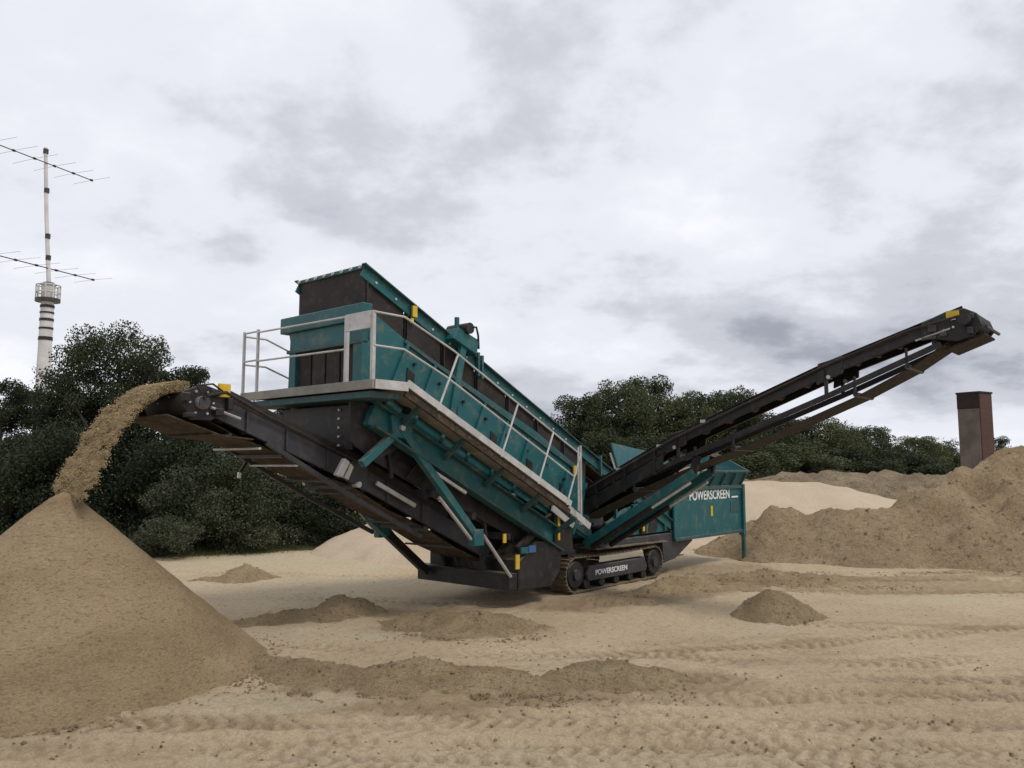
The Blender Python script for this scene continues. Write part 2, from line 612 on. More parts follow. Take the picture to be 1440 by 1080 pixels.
DAMP = ((-0.9, 9.6, 3.0, 0.75, 0.0, 0.75), (1.4, 10.0, 1.6, 0.7, 0.1, 0.6), (-0.8, 13.1, 1.6, 0.8, 0.0, 0.75),
        (2.9, 16.4, 3.4, 0.9, 0.55, 0.9), (-0.3, 15.2, 3.6, 0.55, 0.35, 0.5), (5.5, 18.3, 3.2, 0.9, 0.0, 0.85),
        (10.0, 17.6, 6.0, 1.0, -0.02, 0.6), (13.0, 19.4, 6.5, 1.0, 0.0, 0.7), (5.0, 20.5, 2.2, 1.4, 0.6, 0.6),
        (3.0, 11.8, 2.6, 1.1, 0.3, 0.32), (6.5, 10.2, 3.6, 0.8, 0.2, 0.3), (-3.2, 14.3, 1.7, 0.45, 0.4, 0.7),
        (7.4, 13.4, 2.4, 0.25, -0.12, 0.5), (-5.8, 10.5, 3.4, 3.0, 0, 0.4))
DRY = ((-2.75, 9.2, 1.0, 0.42, 0.1, 0.6), (-4.5, 17.5, 3.2, 2.2, 0.1, 0.55), (-3.2, 12.6, 2.0, 0.5, 0.15, 0.6), (0.9, 11.2, 1.1, 0.14, 0.25, 0.8),
       (0.75, 10.45, 0.8, 0.1, 0.35, 0.8), (9.6, 15.6, 3.6, 0.5, -0.05, 0.55), (8.0, 19.6, 3.5, 0.14, 0.0, 0.7), (4.0, 13.2, 2.2, 0.5, 0.1, 0.4),
       (-5.0, 22.5, 5.0, 2.4, 0.1, 0.7), (4.6, 23.5, 2.5, 2.0, 0.2, 0.7), (0.5, 7.4, 4.0, 0.35, 0.05, 0.35))


def patch_tone(x, y, blobs=DAMP):
    t = np.zeros(np.shape(x))

    def blob(cx_, cy_, rx, ry, a, amt=1.0):
        c, s = math.cos(a), math.sin(a)
        u = ((x - cx_) * c + (y - cy_) * s) / rx
        w_ = (-(x - cx_) * s + (y - cy_) * c) / ry
        r_ = np.sqrt(u * u + w_ * w_) + fbm(x * 0.8, y * 0.8, 3, 77) * 0.5
        return np.clip((1.15 - r_) / 0.5, 0, 1) * amt
    for a in blobs:
        t = np.maximum(t, blob(*a))
    return t


def axis_steps(parts):
    out = [parts[0][0]]
    for (a, b, st) in parts:
        n = max(1, int(round((b - a) / st)))
        out += list(np.linspace(a, b, n + 1)[1:])
    return np.array(out)


def grid_mesh(name, X, Y, Z, mat, keep=None, tone=None, smooth=True, dry=None):
    ny, nx = X.shape
    idx = np.arange(ny * nx).reshape(ny, nx)
    q = np.stack([idx[:-1, :-1], idx[:-1, 1:], idx[1:, 1:], idx[1:, :-1]], -1).reshape(-1, 4)
    if keep is not None:
        q = q[keep.ravel()[q].any(axis=1)]
        used = np.unique(q)
        remap = np.full(ny * nx, -1)
        remap[used] = np.arange(len(used))
        q = remap[q]
    else:
        used = np.arange(ny * nx)
    co = np.stack([X.ravel(), Y.ravel(), Z.ravel()], -1)[used].astype(np.float32)
    me = bpy.data.meshes.new(name)
    me.vertices.add(len(co))
    me.vertices.foreach_set('co', co.ravel())
    me.loops.add(q.size)
    me.loops.foreach_set('vertex_index', q.astype(np.int32).ravel())
    me.polygons.add(len(q))
    me.polygons.foreach_set('loop_start', np.arange(0, q.size, 4, dtype=np.int32))
    me.polygons.foreach_set('loop_total', np.full(len(q), 4, dtype=np.int32))
    me.update(calc_edges=True)
    if smooth:
        me.polygons.foreach_set('use_smooth', np.ones(len(q), dtype=bool))
    if tone is not None:
        at = me.attributes.new('tone', 'FLOAT', 'POINT')
        at.data.foreach_set('value', tone.ravel()[used].astype(np.float32))
    if dry is not None:
        at = me.attributes.new('dry', 'FLOAT', 'POINT')
        at.data.foreach_set('value', dry.ravel()[used].astype(np.float32))
    me.materials.append(M[mat])
    return me


def build_ground():
    xs = axis_steps([(-4000, -600, 850), (-600, -120, 120), (-120, -40, 16), (-40, -18, 2.2), (-18, -9, 0.18), (-9, 11, 0.045),
                     (11, 20, 0.15), (20, 40, 2), (40, 120, 16), (120, 600, 120), (600, 4000, 850)])
    ys = axis_steps([(-600, -60, 180), (-60, 0, 20), (0, 5.6, 0.8), (5.6, 13, 0.042), (13, 21, 0.07), (21, 30, 0.22), (30, 60, 2.5),
                     (60, 160, 20), (160, 600, 110), (600, 5000, 1100)])
    X, Y = np.meshgrid(xs, ys)
    h, tn = tracks(X, Y)
    pt = patch_tone(X, Y)
    rough = fbm(X * 3.2, Y * 3.2, 3, 91) * 0.014 + fbm(X * 9, Y * 9, 2, 95) * 0.012
    near = np.exp(-np.maximum(Y - 22, 0) / 6.0) * np.exp(-np.maximum(np.abs(X) - 16, 0) / 4.0)
    Z = gbase(X, Y) + (h + rough * (1 + 2.2 * pt)) * near
    tone = np.clip(tn * near + pt, 0, 1)
    o = link_mesh('ground', grid_mesh('ground', X, Y, Z, 'ground', tone=tone, dry=np.clip(patch_tone(X, Y, DRY) - 0.6 * tn * near, 0, 1)))
    o['kind'] = 'structure'
    o['label'] = 'pale compacted sand ground with wheel prints and damp brown patches'
    return o


build_ground()


SURF = []


def heap(name, label, mat, cx_, cy_, ext, step, hf, cat='sand pile', group=None, rough=(0.05, 2.0), seed=5):
    """a heap: height field hf(x, y) over a patch, ragged where it runs out on the ground"""
    x0, x1, y0, y1 = ext
    xs = np.arange(x0, x1 + step, step)
    ys = np.arange(y0, y1 + step, step)
    X, Y = np.meshgrid(xs, ys)
    H = hf(X, Y)
    amp = np.clip(H / 0.25 + 0.35, 0, 1)
    H = H + (fbm(X * rough[1], Y * rough[1], 4, seed, 0.6)) * rough[0] * amp
    H = H + fbm(X * 6.5, Y * 6.5, 3, seed + 3, 0.7) * rough[0] * 0.42 * amp
    Z = gbase(X, Y) + H - 0.015
    keep = H > -0.03
    if mat in ('soil', 'bank'):
        SURF.append((mat, X[H > 0.02], Y[H > 0.02], Z[H > 0.02], step))
    me = grid_mesh(name, X - cx_, Y - cy_, Z, mat, keep)
    o = link_mesh(name, me, None, (cx_, cy_, 0))
    tag(o, label, cat, group)
    return o


def cone(cx_, cy_, h, r, top=0.12, foot=0.0):
    def f(X, Y):
        d = np.hypot(X - cx_, Y - cy_)
        d = d * (1 + 0.035 * fbm(np.arctan2(Y - cy_, X - cx_) * 2.2 + 9, d * 0 + 3, 3, 8))
        an = np.arctan2(Y - cy_, X - cx_)
        z = h * (1 - d / r)
        z = z + 0.045 * fbm(np.cos(an) * 5 + 20, np.sin(an) * 5 + d * 0.25, 3, 70) * np.clip(d / r, 0, 1) * np.clip((r - d) * 2, 0, 1)
        z = np.where(z > h - top, h - top + top * (1 - np.exp(-(z - h + top) / top)) * 0.9, z)
        z = np.where(d > r, -(d - r) * 0.5, z)
        if foot:
            z = z + foot * np.exp(-((d - r) / (0.18 * r)) ** 2)
        return z
    return f


def ridge(pts, slope, wob=0.1):
    """pts (x, y, height): union of cones sliding along a polyline"""
    def f(X, Y):
        Xw = X + fbm(X * 0.9, Y * 0.9, 2, 41) * wob
        Yw = Y + fbm(X * 0.9 + 7, Y * 0.9, 2, 43) * wob
        best = np.full(X.shape, -9.0)
        for i in range(len(pts) - 1):
            ax, ay, az = pts[i]
            bx_, by, bz = pts[i + 1]
            dx, dy = bx_ - ax, by - ay
            t = np.clip(((Xw - ax) * dx + (Yw - ay) * dy) / (dx * dx + dy * dy), 0, 1)
            d = np.hypot(Xw - ax - t * dx, Yw - ay - t * dy)
            zz = az + (bz - az) * t - np.sqrt(d * d + 0.004) * slope
            best = np.maximum(best, zz)
        return best
    return f


APEX = (-5.97, 10.78)
heap('sand_pile', 'tall smooth cone of tan sand under the falling stream', 'sand', *APEX,
     (APEX[0] - 4, APEX[0] + 4, APEX[1] - 4, APEX[1] + 4), 0.045, cone(*APEX, 2.33, 2.70, 0.16, 0.03), rough=(0.03, 2.4), seed=2)
heap('soil_windrow', 'low ridge of churned brown sand running right from the foot of the tall cone', 'soil', -1.5, 10.0,
     (-4.2, 1.1, 8.8, 11.5), 0.035, ridge([(-3.4, 10.75, .16), (-2.7, 10.45, .22), (-1.9, 10.2, .19), (-1.0, 10.25, .26), (-0.5, 10.15, .22), (0.2, 9.9, .16)], 0.33, 0.25),
     'sand ridge', rough=(0.085, 3.2), seed=21)
heap('soil_windrow', 'nearest lumpy brown sand ridge, its raised end right of the picture centre', 'soil', 1.0, 10.0,
     (-0.6, 3.0, 8.9, 11.4), 0.035, ridge([(0.0, 9.75, .10), (0.6, 9.95, .17), (1.15, 10.35, .27), (1.6, 10.25, .19), (2.0, 10.1, .08)], 0.36, 0.25),
     'sand ridge', rough=(0.085, 3.2), seed=25)
heap('soil_mound', 'low dark brown mound in front of the machine chassis', 'soil', -0.8, 13.3,
     (-2.8, 1.3, 12.0, 14.8), 0.045, ridge([(-1.6, 13.7, .24), (-0.9, 13.4, .29), (-0.2, 13.3, .25), (0.4, 13.2, .10)], 0.36, 0.25), 'sand mound', rough=(0.08, 3.0), seed=31)
heap('soil_windrow', 'long flat dark ridge ending in a hump behind the tall sand cone', 'soil', -3.4, 14.0,
     (-5.4, -1.7, 12.6, 15.8), 0.045, ridge([(-4.5, 13.5, .13), (-3.7, 14.05, .22), (-3.25, 14.3, .24), (-3.0, 14.5, .38), (-2.65, 14.75, .26), (-2.3, 14.9, .06)], 0.6, 0.12), 'sand ridge', rough=(0.08, 3.0), seed=35)
heap('soil_mound', 'small dark hump of soil on pale sand near the bushes', 'soil', -6.2, 18.7,
     (-8.0, -4.6, 17.4, 20.2), 0.06, ridge([(-7.2, 18.45, .08), (-6.5, 18.6, .18), (-6.15, 18.75, .36), (-5.8, 18.8, .16), (-5.4, 18.9, .06)], 0.5, 0.15), 'sand mound', rough=(0.08, 2.4), seed=36)
heap('soil_mound', 'small pointed sand cone alone on the right foreground', 'soil', 4.55, 14.2,
     (3.2, 6.3, 12.8, 15.6), 0.04, ridge([(4.2, 14.2, .30), (4.5, 14.25, .54), (4.75, 14.25, .46), (5.3, 14.2, .1)], 0.74, 0.12), 'sand mound', rough=(0.05, 3.0), seed=38)
heap('soil_windrow', 'long brown windrow in front of the big right stockpile', 'soil', 6.4, 18.4,
     (3.6, 10.2, 17.0, 20.0), 0.06, ridge([(4.2, 18.7, .12), (4.9, 18.6, .24), (5.7, 18.55, .34), (6.6, 18.4, .28), (7.6, 18.35, .18), (9.2, 18.3, .06)], 0.5, 0.2), 'sand ridge', rough=(0.08, 2.2), seed=40)
heap('soil_windrow', 'loose brown spoil lying along the near crawler track', 'soil', 3.4, 17.3,
     (1.0, 6.2, 15.4, 20.4), 0.06, ridge([(1.9, 16.2, .06), (2.7, 16.75, .20), (3.5, 17.5, .26), (4.3, 18.5, .22), (4.8, 19.3, .14)], 0.5, 0.2), 'sand ridge', rough=(0.09, 2.4), seed=44)


def bigpile(X, Y):
    b = ridge([(7.3, 24.9, .8), (7.95, 24.2, 1.40), (8.7, 23.7, 1.22), (9.8, 23.2, 1.37), (10.8, 23.2, 1.52), (11.8, 23.5, 1.9), (13.2, 23.8, 2.5),
               (14.6, 24.3, 2.95), (15.8, 24.7, 3.15), (19.0, 25.4, 3.35), (23.0, 26.0, 2.6), (26, 26.5, 1.0)], 0.62, 0.35)(X, Y)
    dr, _ = polydist(X, Y, [(9.0, 22.3), (11.6, 23.0), (13.2, 23.8), (15.8, 24.7), (20.0, 25.6)])
    dr = dr + fbm(X * 0.35, Y * 0.35, 2, 66) * 0.5
    b = b + (np.sin(dr * 8.5) * 0.08 + np.sin(dr * 4.1 + 1) * 0.09) * np.clip((X - 10.5) / 2.5, 0, 1) * np.clip(b / 0.8, 0, 1)
    # gullies that run down the left flank
    u = X * 0.86 + Y * -0.5
    g = fbm(u * 1.1, (X * 0.5 + Y * 0.86) * 0.18, 3, 61)
    return b + g * 0.22 * np.clip(b / 0.6, 0, 1)


heap('sand_stockpile', 'big brown stockpile filling the right edge, below the brick pillar', 'bank', 14.0, 22.5,
     (4.6, 30, 18.0, 32.0), 0.075, bigpile, rough=(0.15, 1.3), seed=51)
heap('sand_stockpile', 'smooth pale cream stockpile behind the feed hopper', 'pale', 9.5, 32.0,
     (-1, 22, 26.0, 40.0), 0.22, ridge([(4.0, 32.3, 1.95), (9.0, 32.0, 2.06), (12.2, 32.2, 2.02), (15.6, 32.0, 1.25), (17.5, 31.5, .7)], 0.42, 0.3), rough=(0.05, 0.6), seed=55)
heap('rubble_bank', 'low grey rubble bank in front of the far trees', 'rubble', 20.0, 43.0,
     (2, 40, 36.0, 50.0), 0.3, ridge([(4, 44, 1.6), (12.0, 43.5, 2.0), (15.0, 43.0, 2.25), (19.0, 43.2, 2.3), (24.0, 43.0, 2.3), (34.0, 43.5, 1.8)], 0.45, 0.8), 'rubble bank', rough=(0.35, 0.7), seed=57)
heap('sand_stockpile', 'pale sand heap glimpsed beneath the tail conveyor', 'pale', -2.6, 25.0,
     (-7, 2.5, 20.6, 29.4), 0.12, ridge([(-4.6, 25.6, .7), (-3.1, 25.0, 1.55), (-2.2, 24.8, 1.7), (-0.8, 24.6, 1.2)], 0.52, 0.3), rough=(0.06, 1.2), seed=59)

# ------------------------------------------------------------------ the screening machine
MO = (1.22, 16.3, 0.0)
MZ = R(49)
machine = empty('mobile_screener', MO, MZ)
tag(machine, 'teal and black tracked sand screening machine with raised conveyors', 'screening machine')
TH = math.atan(0.477)
CS, SN = math.cos(TH), math.sin(TH)
YN, YF = 0.10, 2.40      # near and far side of the screen body


def W(x):
    return 3.82 - 0.477 * (x + 4.95)


def sl(x, y, n):
    """point n metres square above the sloping walkway line at machine x"""
    return (x + n * SN, y, W(x) + n * CS)


def vz(x, y, dz):
    return (x, y, W(x) + dz)


# --- crawler tracks
pad = MB()
pad.box(-0.077, 0.077, -0.25, 0.25, -0.012, 0.012)
pad.box(-0.06, -0.035, -0.25, 0.25, 0.012, 0.04)
pad.box(0.02, 0.04, -0.25, 0.25, 0.012, 0.032)
pad_mesh = pad.mesh('track_pad', 'track')
disc = MB().tube([(0, -0.06, 0), (0, 0.06, 0)], 0.27, 20).mesh('idler_wheel', 'black', 0.012)
small = MB().tube([(0, -0.2, 0), (0, 0.2, 0)], 0.10, 14).mesh('track_roller', 'black', 0.01)


def crawler(yc, side):
    tr = MB().prism([(0.42, 0.18), (3.25, 0.18), (3.35, 0.33), (3.25, 0.50), (0.42, 0.50), (0.32, 0.33)], 1, yc - 0.13, yc + 0.13).build('crawler_track', 'black', machine, 0.015)
    xa, xb, rr, zc_ = 0.32, 3.36, 0.345, 0.39
    per = 2 * (xb - xa) + 2 * math.pi * rr
    n = int(per / 0.162)
    for i in range(n):
        s = per * i / n
        if s < xb - xa:
            p, th = (xa + s, zc_ + rr), 0.0
            p = (p[0], p[1] - 0.03 * math.sin(math.pi * s / (xb - xa)))
        elif s < xb - xa + math.pi * rr:
            a_ = (s - (xb - xa)) / rr
            p, th = (xb + rr * math.sin(a_), zc_ + rr * math.cos(a_)), a_
        elif s < 2 * (xb - xa) + math.pi * rr:
            p, th = (xb - (s - (xb - xa) - math.pi * rr), zc_ - rr), math.pi
        else:
            a_ = math.pi + (s - 2 * (xb - xa) - math.pi * rr) / rr
            p, th = (xa + rr * math.sin(a_), zc_ + rr * math.cos(a_)), a_
        link_mesh('track_pad', pad_mesh, tr, (p[0], yc, p[1]), (0, th, 0))
    for x in (xa, xb):
        link_mesh('idler_wheel', disc, tr, (x, yc - side * 0.17, zc_))
        rod('hub', tr, 'grey', [(x, yc - side * 0.28, zc_), (x, yc, zc_)], 0.11, 14)
    for k in range(5):
        link_mesh('track_roller', small, tr, (0.75 + k * 0.55, yc, 0.15))
    MB().prism([(0.75, 0.22), (3.0, 0.22), (3.05, 0.33), (2.95, 0.52), (0.8, 0.52), (0.7, 0.36)], 1, yc - side * 0.235, yc - side * 0.15).build('side_plate', 'grey', tr, 0.012)
    return tr


near_track = crawler(0.40, 1)
crawler(2.20, -1)


def lettering(name, text, parent, x0, width, z0, y, height, mat='white'):
    cu = bpy.data.curves.new('tmp_text', 'FONT')
    cu.body = text
    cu.size = 1.0
    cu.extrude = 0.004
    cu.offset = 0.012
    to = bpy.data.objects.new('tmp_text', cu)
    COL.objects.link(to)
    bpy.context.view_layer.update()
    dg = bpy.context.evaluated_depsgraph_get()
    me = bpy.data.meshes.new_from_object(to.evaluated_get(dg))
    bpy.data.objects.remove(to)
    co = np.array([v_.co[:] for v_ in me.vertices])
    mn, mx = co.min(0), co.max(0)
    sx, sz = width / (mx[0] - mn[0]), height / (mx[1] - mn[1])
    for v_, c in zip(me.vertices, co):
        v_.co = (x0 + (c[0] - mn[0]) * sx, y - c[2], z0 + (c[1] - mn[1]) * sz)
    me.materials.clear()
    me.materials.append(M[mat])
    me.name = name
    o = link_mesh(name, me, parent)
    return o


lettering('lettering', 'POWERSCREEN', near_track, 1.0, 1.2, 0.32, 0.161, 0.11)

# --- chassis
chassis = MB()
for y in (0.72, 1.80):
    chassis.box(-1.9, 5.6, y - 0.07, y + 0.07, 0.62, 0.92)
chassis = chassis.build('chassis', 'black', machine, 0.012)
sub('cross_member', chassis, 'black', (-1.85, -0.02, 0.50), (-1.85, 2.42, 0.50), 0.22, 0.30)
sub('cross_member', chassis, 'black', (0.3, 0.25, 0.77), (0.3, 2.3, 0.77), 0.25, 0.22)
sub('cross_member', chassis, 'black', (3.4, 0.25, 0.77), (3.4, 2.3, 0.77), 0.25, 0.22)
MB().prism([(-1.7, 0.32), (-0.72, 0.30), (-0.45, 0.55), (-0.35, 1.12), (-1.15, 1.18), (-1.7, 0.85)], 1, -0.02, 0.75).build('tool_locker', 'black', chassis, 0.02)
MB().prism([(-1.75, 0.42), (-0.2, 0.42), (-0.2, 1.30), (-1.75, 1.62)], 1, 0.78, 2.3).build('hydraulic_tank', 'black', chassis, 0.02)
MB().prism([(1.3, 0.98), (5.4, 0.98), (5.35, 0.72), (4.5, 0.36), (3.95, 0.30), (3.9, 0.80), (1.3, 0.84)], 1, 0.26, 0.64).build('skirt_plate', 'grey', chassis, 0.01)
MB().prism([(1.0, 0.84), (3.9, 0.81), (3.9, 0.835), (1.0, 0.865)], 1, 0.12, 0.66).build('track_guard', 'track', chassis)
MB().prism([(-0.62, 0.86), (-0.02, 0.86), (-0.10, 1.75), (-0.30, 1.98), (-0.62, 2.05)], 1, -0.03, 0.12).build('upright_post', 'black', chassis, 0.012)
sub('upright_post', chassis, 'black', (-0.42, 2.40, 0.4), (-0.42, 2.40, 1.95), 0.14, 0.16, (1, 0, 0))
MB().box(-0.55, -0.49, -0.055, -0.032, 1.16, 1.72).build('yellow_strip', 'yellow', chassis)
MB().box(-1.80, -1.70, -0.05, -0.022, 0.72, 0.98).build('warning_label', 'yellow', chassis)
MB().box(-2.15, -2.07, -0.05, -0.03, 1.22, 1.38).build('warning_label', 'yellow', chassis)
MB().box(-1.44, -1.24, -0.06, -0.021, 0.99, 1.12).build('blue_plate', 'blue', chassis)
MB().box(-1.66, -1.46, -0.062, -0.021, 0.99, 1.10).build('teal_plate', 'teal', chassis)
sub('post_brace', chassis, 'black', (-0.45, 0.10, 1.7), (-1.6, 0.10, 1.05), 0.10, 0.12)
for k in range(4):
    y = 0.9 + 0.36 * k
    rod('hydraulic_hose', chassis, 'rubber', [(-1.8, y, 1.25), (-2.05, y - 0.08, 1.42 + 0.03 * k), (-2.0, y - 0.2, 1.0), (-1.9, y - 0.28, 0.68)], 0.022, 6)
# rear strut that carries the tail conveyor
for y in (2.08,):
    st = sub('conveyor_strut', machine, 'black', (-2.02, y, 0.52), (-3.30, y, 1.52), 0.13, 0.15)
    sub('strut_end', st, 'teal', (-3.06, y, 1.333), (-3.42, y, 1.615), 0.15, 0.17)

# --- tail conveyor (runs out to the left, towards the viewer)
TP = [(-1.7, 0.98), (-4.9, 2.47), (-7.55, 3.50)]
ty0, ty1 = 0.70, 2.00


def tpt(k, y, dz=0.0):
    """k 0..2 along the tail path"""
    i = min(int(k), 1)
    a_, b_ = TP[i], TP[i + 1]
    t = k - i
    return (a_[0] + (b_[0] - a_[0]) * t, y, a_[1] + (b_[1] - a_[1]) * t + dz)


tail = MB()
for y in (ty0, ty1):
    sd = -1 if y == ty0 else 1
    tail.channel(tpt(0, y), tpt(1, y), 0.30, 0.07, 0.012, side=-sd)
    tail.channel(tpt(1, y), tpt(2, y), 0.30, 0.07, 0.012, side=-sd)
tail = tail.build('tail_conveyor', 'grey', machine, 0.004)
belt = MB()
pts_top = [tpt(k, 0, 0.13) for k in (0, 0.5, 1, 1.5, 2.0)]
for i in range(4):
    a_, b_ = pts_top[i], pts_top[i + 1]
    for (y0, z0, y1, z1) in ((0.80, 0.10, 1.08, 0.0), (1.08, 0.0, 1.62, 0.0), (1.62, 0.0, 1.90, 0.10)):
        belt.add([(a_[0], y0, a_[2] + z0), (a_[0], y1, a_[2] + z1), (b_[0], y1, b_[2] + z1), (b_[0], y0, b_[2] + z0),
                  (a_[0], y0, a_[2] + z0 - .015), (a_[0], y1, a_[2] + z1 - .015), (b_[0], y1, b_[2] + z1 - .015), (b_[0], y0, b_[2] + z0 - .015)],
                 [(0, 1, 2, 3), (7, 6, 5, 4), (0, 4, 5, 1), (1, 5, 6, 2), (2, 6, 7, 3), (3, 7, 4, 0)])
belt.build('carrying_belt', 'belt', tail)
ret = MB()
ks = [0, 0.25, 0.5, 0.75, 1, 1.25, 1.5, 1.75, 2.0]
for i in range(len(ks) - 1):
    a_ = tpt(ks[i], 0, -0.20 - (0.05 if i % 2 else 0.0))
    b_ = tpt(ks[i + 1], 0, -0.20 - (0.05 if (i + 1) % 2 else 0.0))
    ret.beam((a_[0], 1.35, a_[2]), (b_[0], 1.35, b_[2]), 1.05, 0.016)
ret.build('return_belt', 'belt', tail)
# pulley, scraper, head housing
rod('head_drum', tail, 'rubber', [(-7.62, 0.78, 3.46), (-7.62, 1.92, 3.46)], 0.19, 20)
for y, s in ((ty0, -1), (ty1, 1)):
    hp = MB().prism([(-7.86, 3.38), (-7.84, 3.62), (-7.60, 3.72), (-7.25, 3.62), (-7.12, 3.44), (-7.45, 3.22), (-7.76, 3.22)], 1, y + s * 0.02, y + s * 0.07).build('head_plate', 'black', tail, 0.01)
    rod('bearing', hp, 'steel', [(-7.62, y + s * 0.05, 3.46), (-7.62, y + s * 0.16, 3.46)], 0.09, 12)
    for k in range(6):
        a_ = k * math.pi / 3
        rod('bolt', hp, 'steel', [(-7.62 + 0.17 * math.cos(a_), y + s * 0.06, 3.46 + 0.17 * math.sin(a_)), (-7.62 + 0.17 * math.cos(a_), y + s * 0.10, 3.46 + 0.17 * math.sin(a_))], 0.018, 6)
for (x, z, w, h) in ((-7.86, 3.52, 0.10, 0.12), (-7.45, 3.60, 0.14, 0.09), (-7.38, 3.34, 0.12, 0.10), (-7.80, 3.28, 0.16, 0.06), (-7.22, 3.46, 0.08, 0.16)):
    MB().box(x - w / 2, x + w / 2, 0.54, 0.628, z - h / 2, z + h / 2).build('take_up_block', 'black', tail, 0.01)
rod('take_up_screw', tail, 'steel', [(-7.5, 0.58, 3.40), (-7.05, 0.58, 3.26)], 0.02, 6)
rod('grease_line', tail, 'rubber', [(-7.62, 0.5, 3.5), (-7.75, 0.52, 3.68), (-7.5, 0.55, 3.72), (-7.2, 0.58, 3.55)], 0.014, 6)
rod('drive_motor', tail, 'grey', [(-7.62, 0.52, 3.46), (-7.62, 0.62, 3.46)], 0.085, 14)
rod('hydraulic_hose', tail, 'rubber', [(-7.6, 0.52, 3.55), (-7.3, 0.56, 3.62), (-6.6, 0.62, 3.32), (-5.6, 0.62, 2.93), (-4.9, 0.62, 2.66)], 0.024, 6)
MB().box(-7.40, -7.22, 0.56, 0.61, 3.55, 3.74).build('yellow_guard', 'yellow', tail, 0.01)
MB().box(-7.40, -7.22, 2.09, 2.14, 3.55, 3.74).build('yellow_guard', 'yellow', tail, 0.01)
MB().beam((-8.05, 1.35, 3.28), (-7.25, 1.35, 3.02), 1.30, 0.02).build('scraper_plate', 'belt', tail)
MB().beam((-7.4, 1.35, 3.04), (-6.75, 1.35, 2.98), 1.28, 0.02).build('under_guard', 'belt', tail)
for k in (0.3, 0.62, 0.98, 1.18, 1.42, 1.66, 1.84):
    p = tpt(k, ty0, -0.30)
    q = tpt(k, ty1, -0.30)
    sub('cross_member', tail, 'galv' if k in (1.42, 1.66) else 'grey', p, q, 0.05, 0.032)
for k in np.arange(0.12, 2.0, 0.16):
    a_ = tpt(k, 0.80, 0.09)
    rod('idler_roller', tail, 'grey', [(a_[0], 0.80, a_[2] + 0.08), (a_[0], 1.08, a_[2] - 0.02), (a_[0], 1.62, a_[2] - 0.02), (a_[0], 1.90, a_[2] + 0.08)], 0.045, 8)
for k in (0.5, 1.02, 1.5):
    a_ = tpt(k, 0.74, -0.22)
    rod('return_roller', tail, 'grey', [a_, (a_[0], 1.96, a_[2])], 0.05, 8)
for k in (0.55, 0.8, 1.0, 1.22, 1.5, 1.75):
    sub('frame_rib', tail, 'grey', tpt(k, ty0 - 0.02, -0.15), tpt(k, ty0 - 0.02, 0.15), 0.05, 0.03, (1, 0, 0), 0)
# skirt strip above the frame, hinge plates, lower lattice
for y in (ty0, ty1):
    sk = MB().beam(tpt(0.35, y, 0.24), tpt(1, y, 0.24), 0.02, 0.14).beam(tpt(1.0, y, 0.24), tpt(1.9, y, 0.24), 0.02, 0.14).build('skirt_strip', 'rubber', tail)
    hg = MB().prism([(-5.08, 2.36), (-4.72, 2.20), (-4.68, 2.56), (-4.85, 2.72), (-5.06, 2.66)], 1, y - 0.05, y + 0.05).build('hinge_plate', 'grey', tail, 0.01)
    rod('hinge_pin', hg, 'galv', [(-4.9, y - 0.1, 2.30), (-4.9, y + 0.1, 2.30)], 0.05, 10)
    ch = MB()
    ch.beam(tpt(0.55, y, -0.42), tpt(1.0, y, -0.40), 0.06, 0.07).beam(tpt(1.0, y, -0.40), tpt(1.62, y, -0.17), 0.06, 0.07)
    ch.build('lower_chord', 'grey', tail, 0.005)
MB().beam((-4.55, 0.60, 2.32), (-3.70, 0.60, 1.92), 0.05, 0.07).build('pale_stay', 'galv', tail, 0.005)
MB().prism([(-5.26, 2.42), (-5.18, 2.38), (-5.08, 2.58), (-5.14, 2.64)], 1, 0.52, 0.58).build('pale_bracket', 'galv', tail, 0.005)
MB().box(-6.19, -6.13, 2.06, 2.10, 2.40, 2.50).build('rear_lamp', 'white', tail, 0.01)
sub('lamp_bracket', tail, 'black', (-6.17, 2.04, 2.5), (-6.0, 2.04, 2.75), 0.05)

# --- sloping screen body: support frame, screen box, feed conveyor
frame = MB()
for y in (YN, YF):
    frame.beam(vz(-5.15, y, -0.52), vz(-0.42, y, -0.52), 0.16, 0.34)
frame = frame.build('support_frame', 'teal', machine, 0.012)
for y in (YN - 0.09, YF + 0.09):
    fl = MB()
    s = -1 if y < 1 else 1
    fl.beam(vz(-5.15, y + s * 0.05, -0.325), vz(-0.42, y + s * 0.05, -0.325), 0.12, 0.03)
    fl.beam(vz(-5.15, y + s * 0.05, -0.705), vz(-0.42, y + s * 0.05, -0.705), 0.12, 0.03)
    fl.build('beam_flange', 'teal_dusty', frame)
for x in (-4.6, -3.6, -2.6, -1.6, -0.6):
    sub('walkway_bracket', frame, 'teal_dusty', vz(x, YN - 0.10, -0.45), vz(x, -0.52, -0.12), 0.06, 0.09)
    sub('walkway_bracket', frame, 'teal_dusty', vz(x, YF + 0.10, -0.45), vz(x, 2.88, -0.12), 0.06, 0.09)
MB().beam(vz(-3.95, -0.02, -0.80), vz(-3.1, -0.02, -0.80), 0.05, 0.05).build('pale_pipe', 'galv', frame)
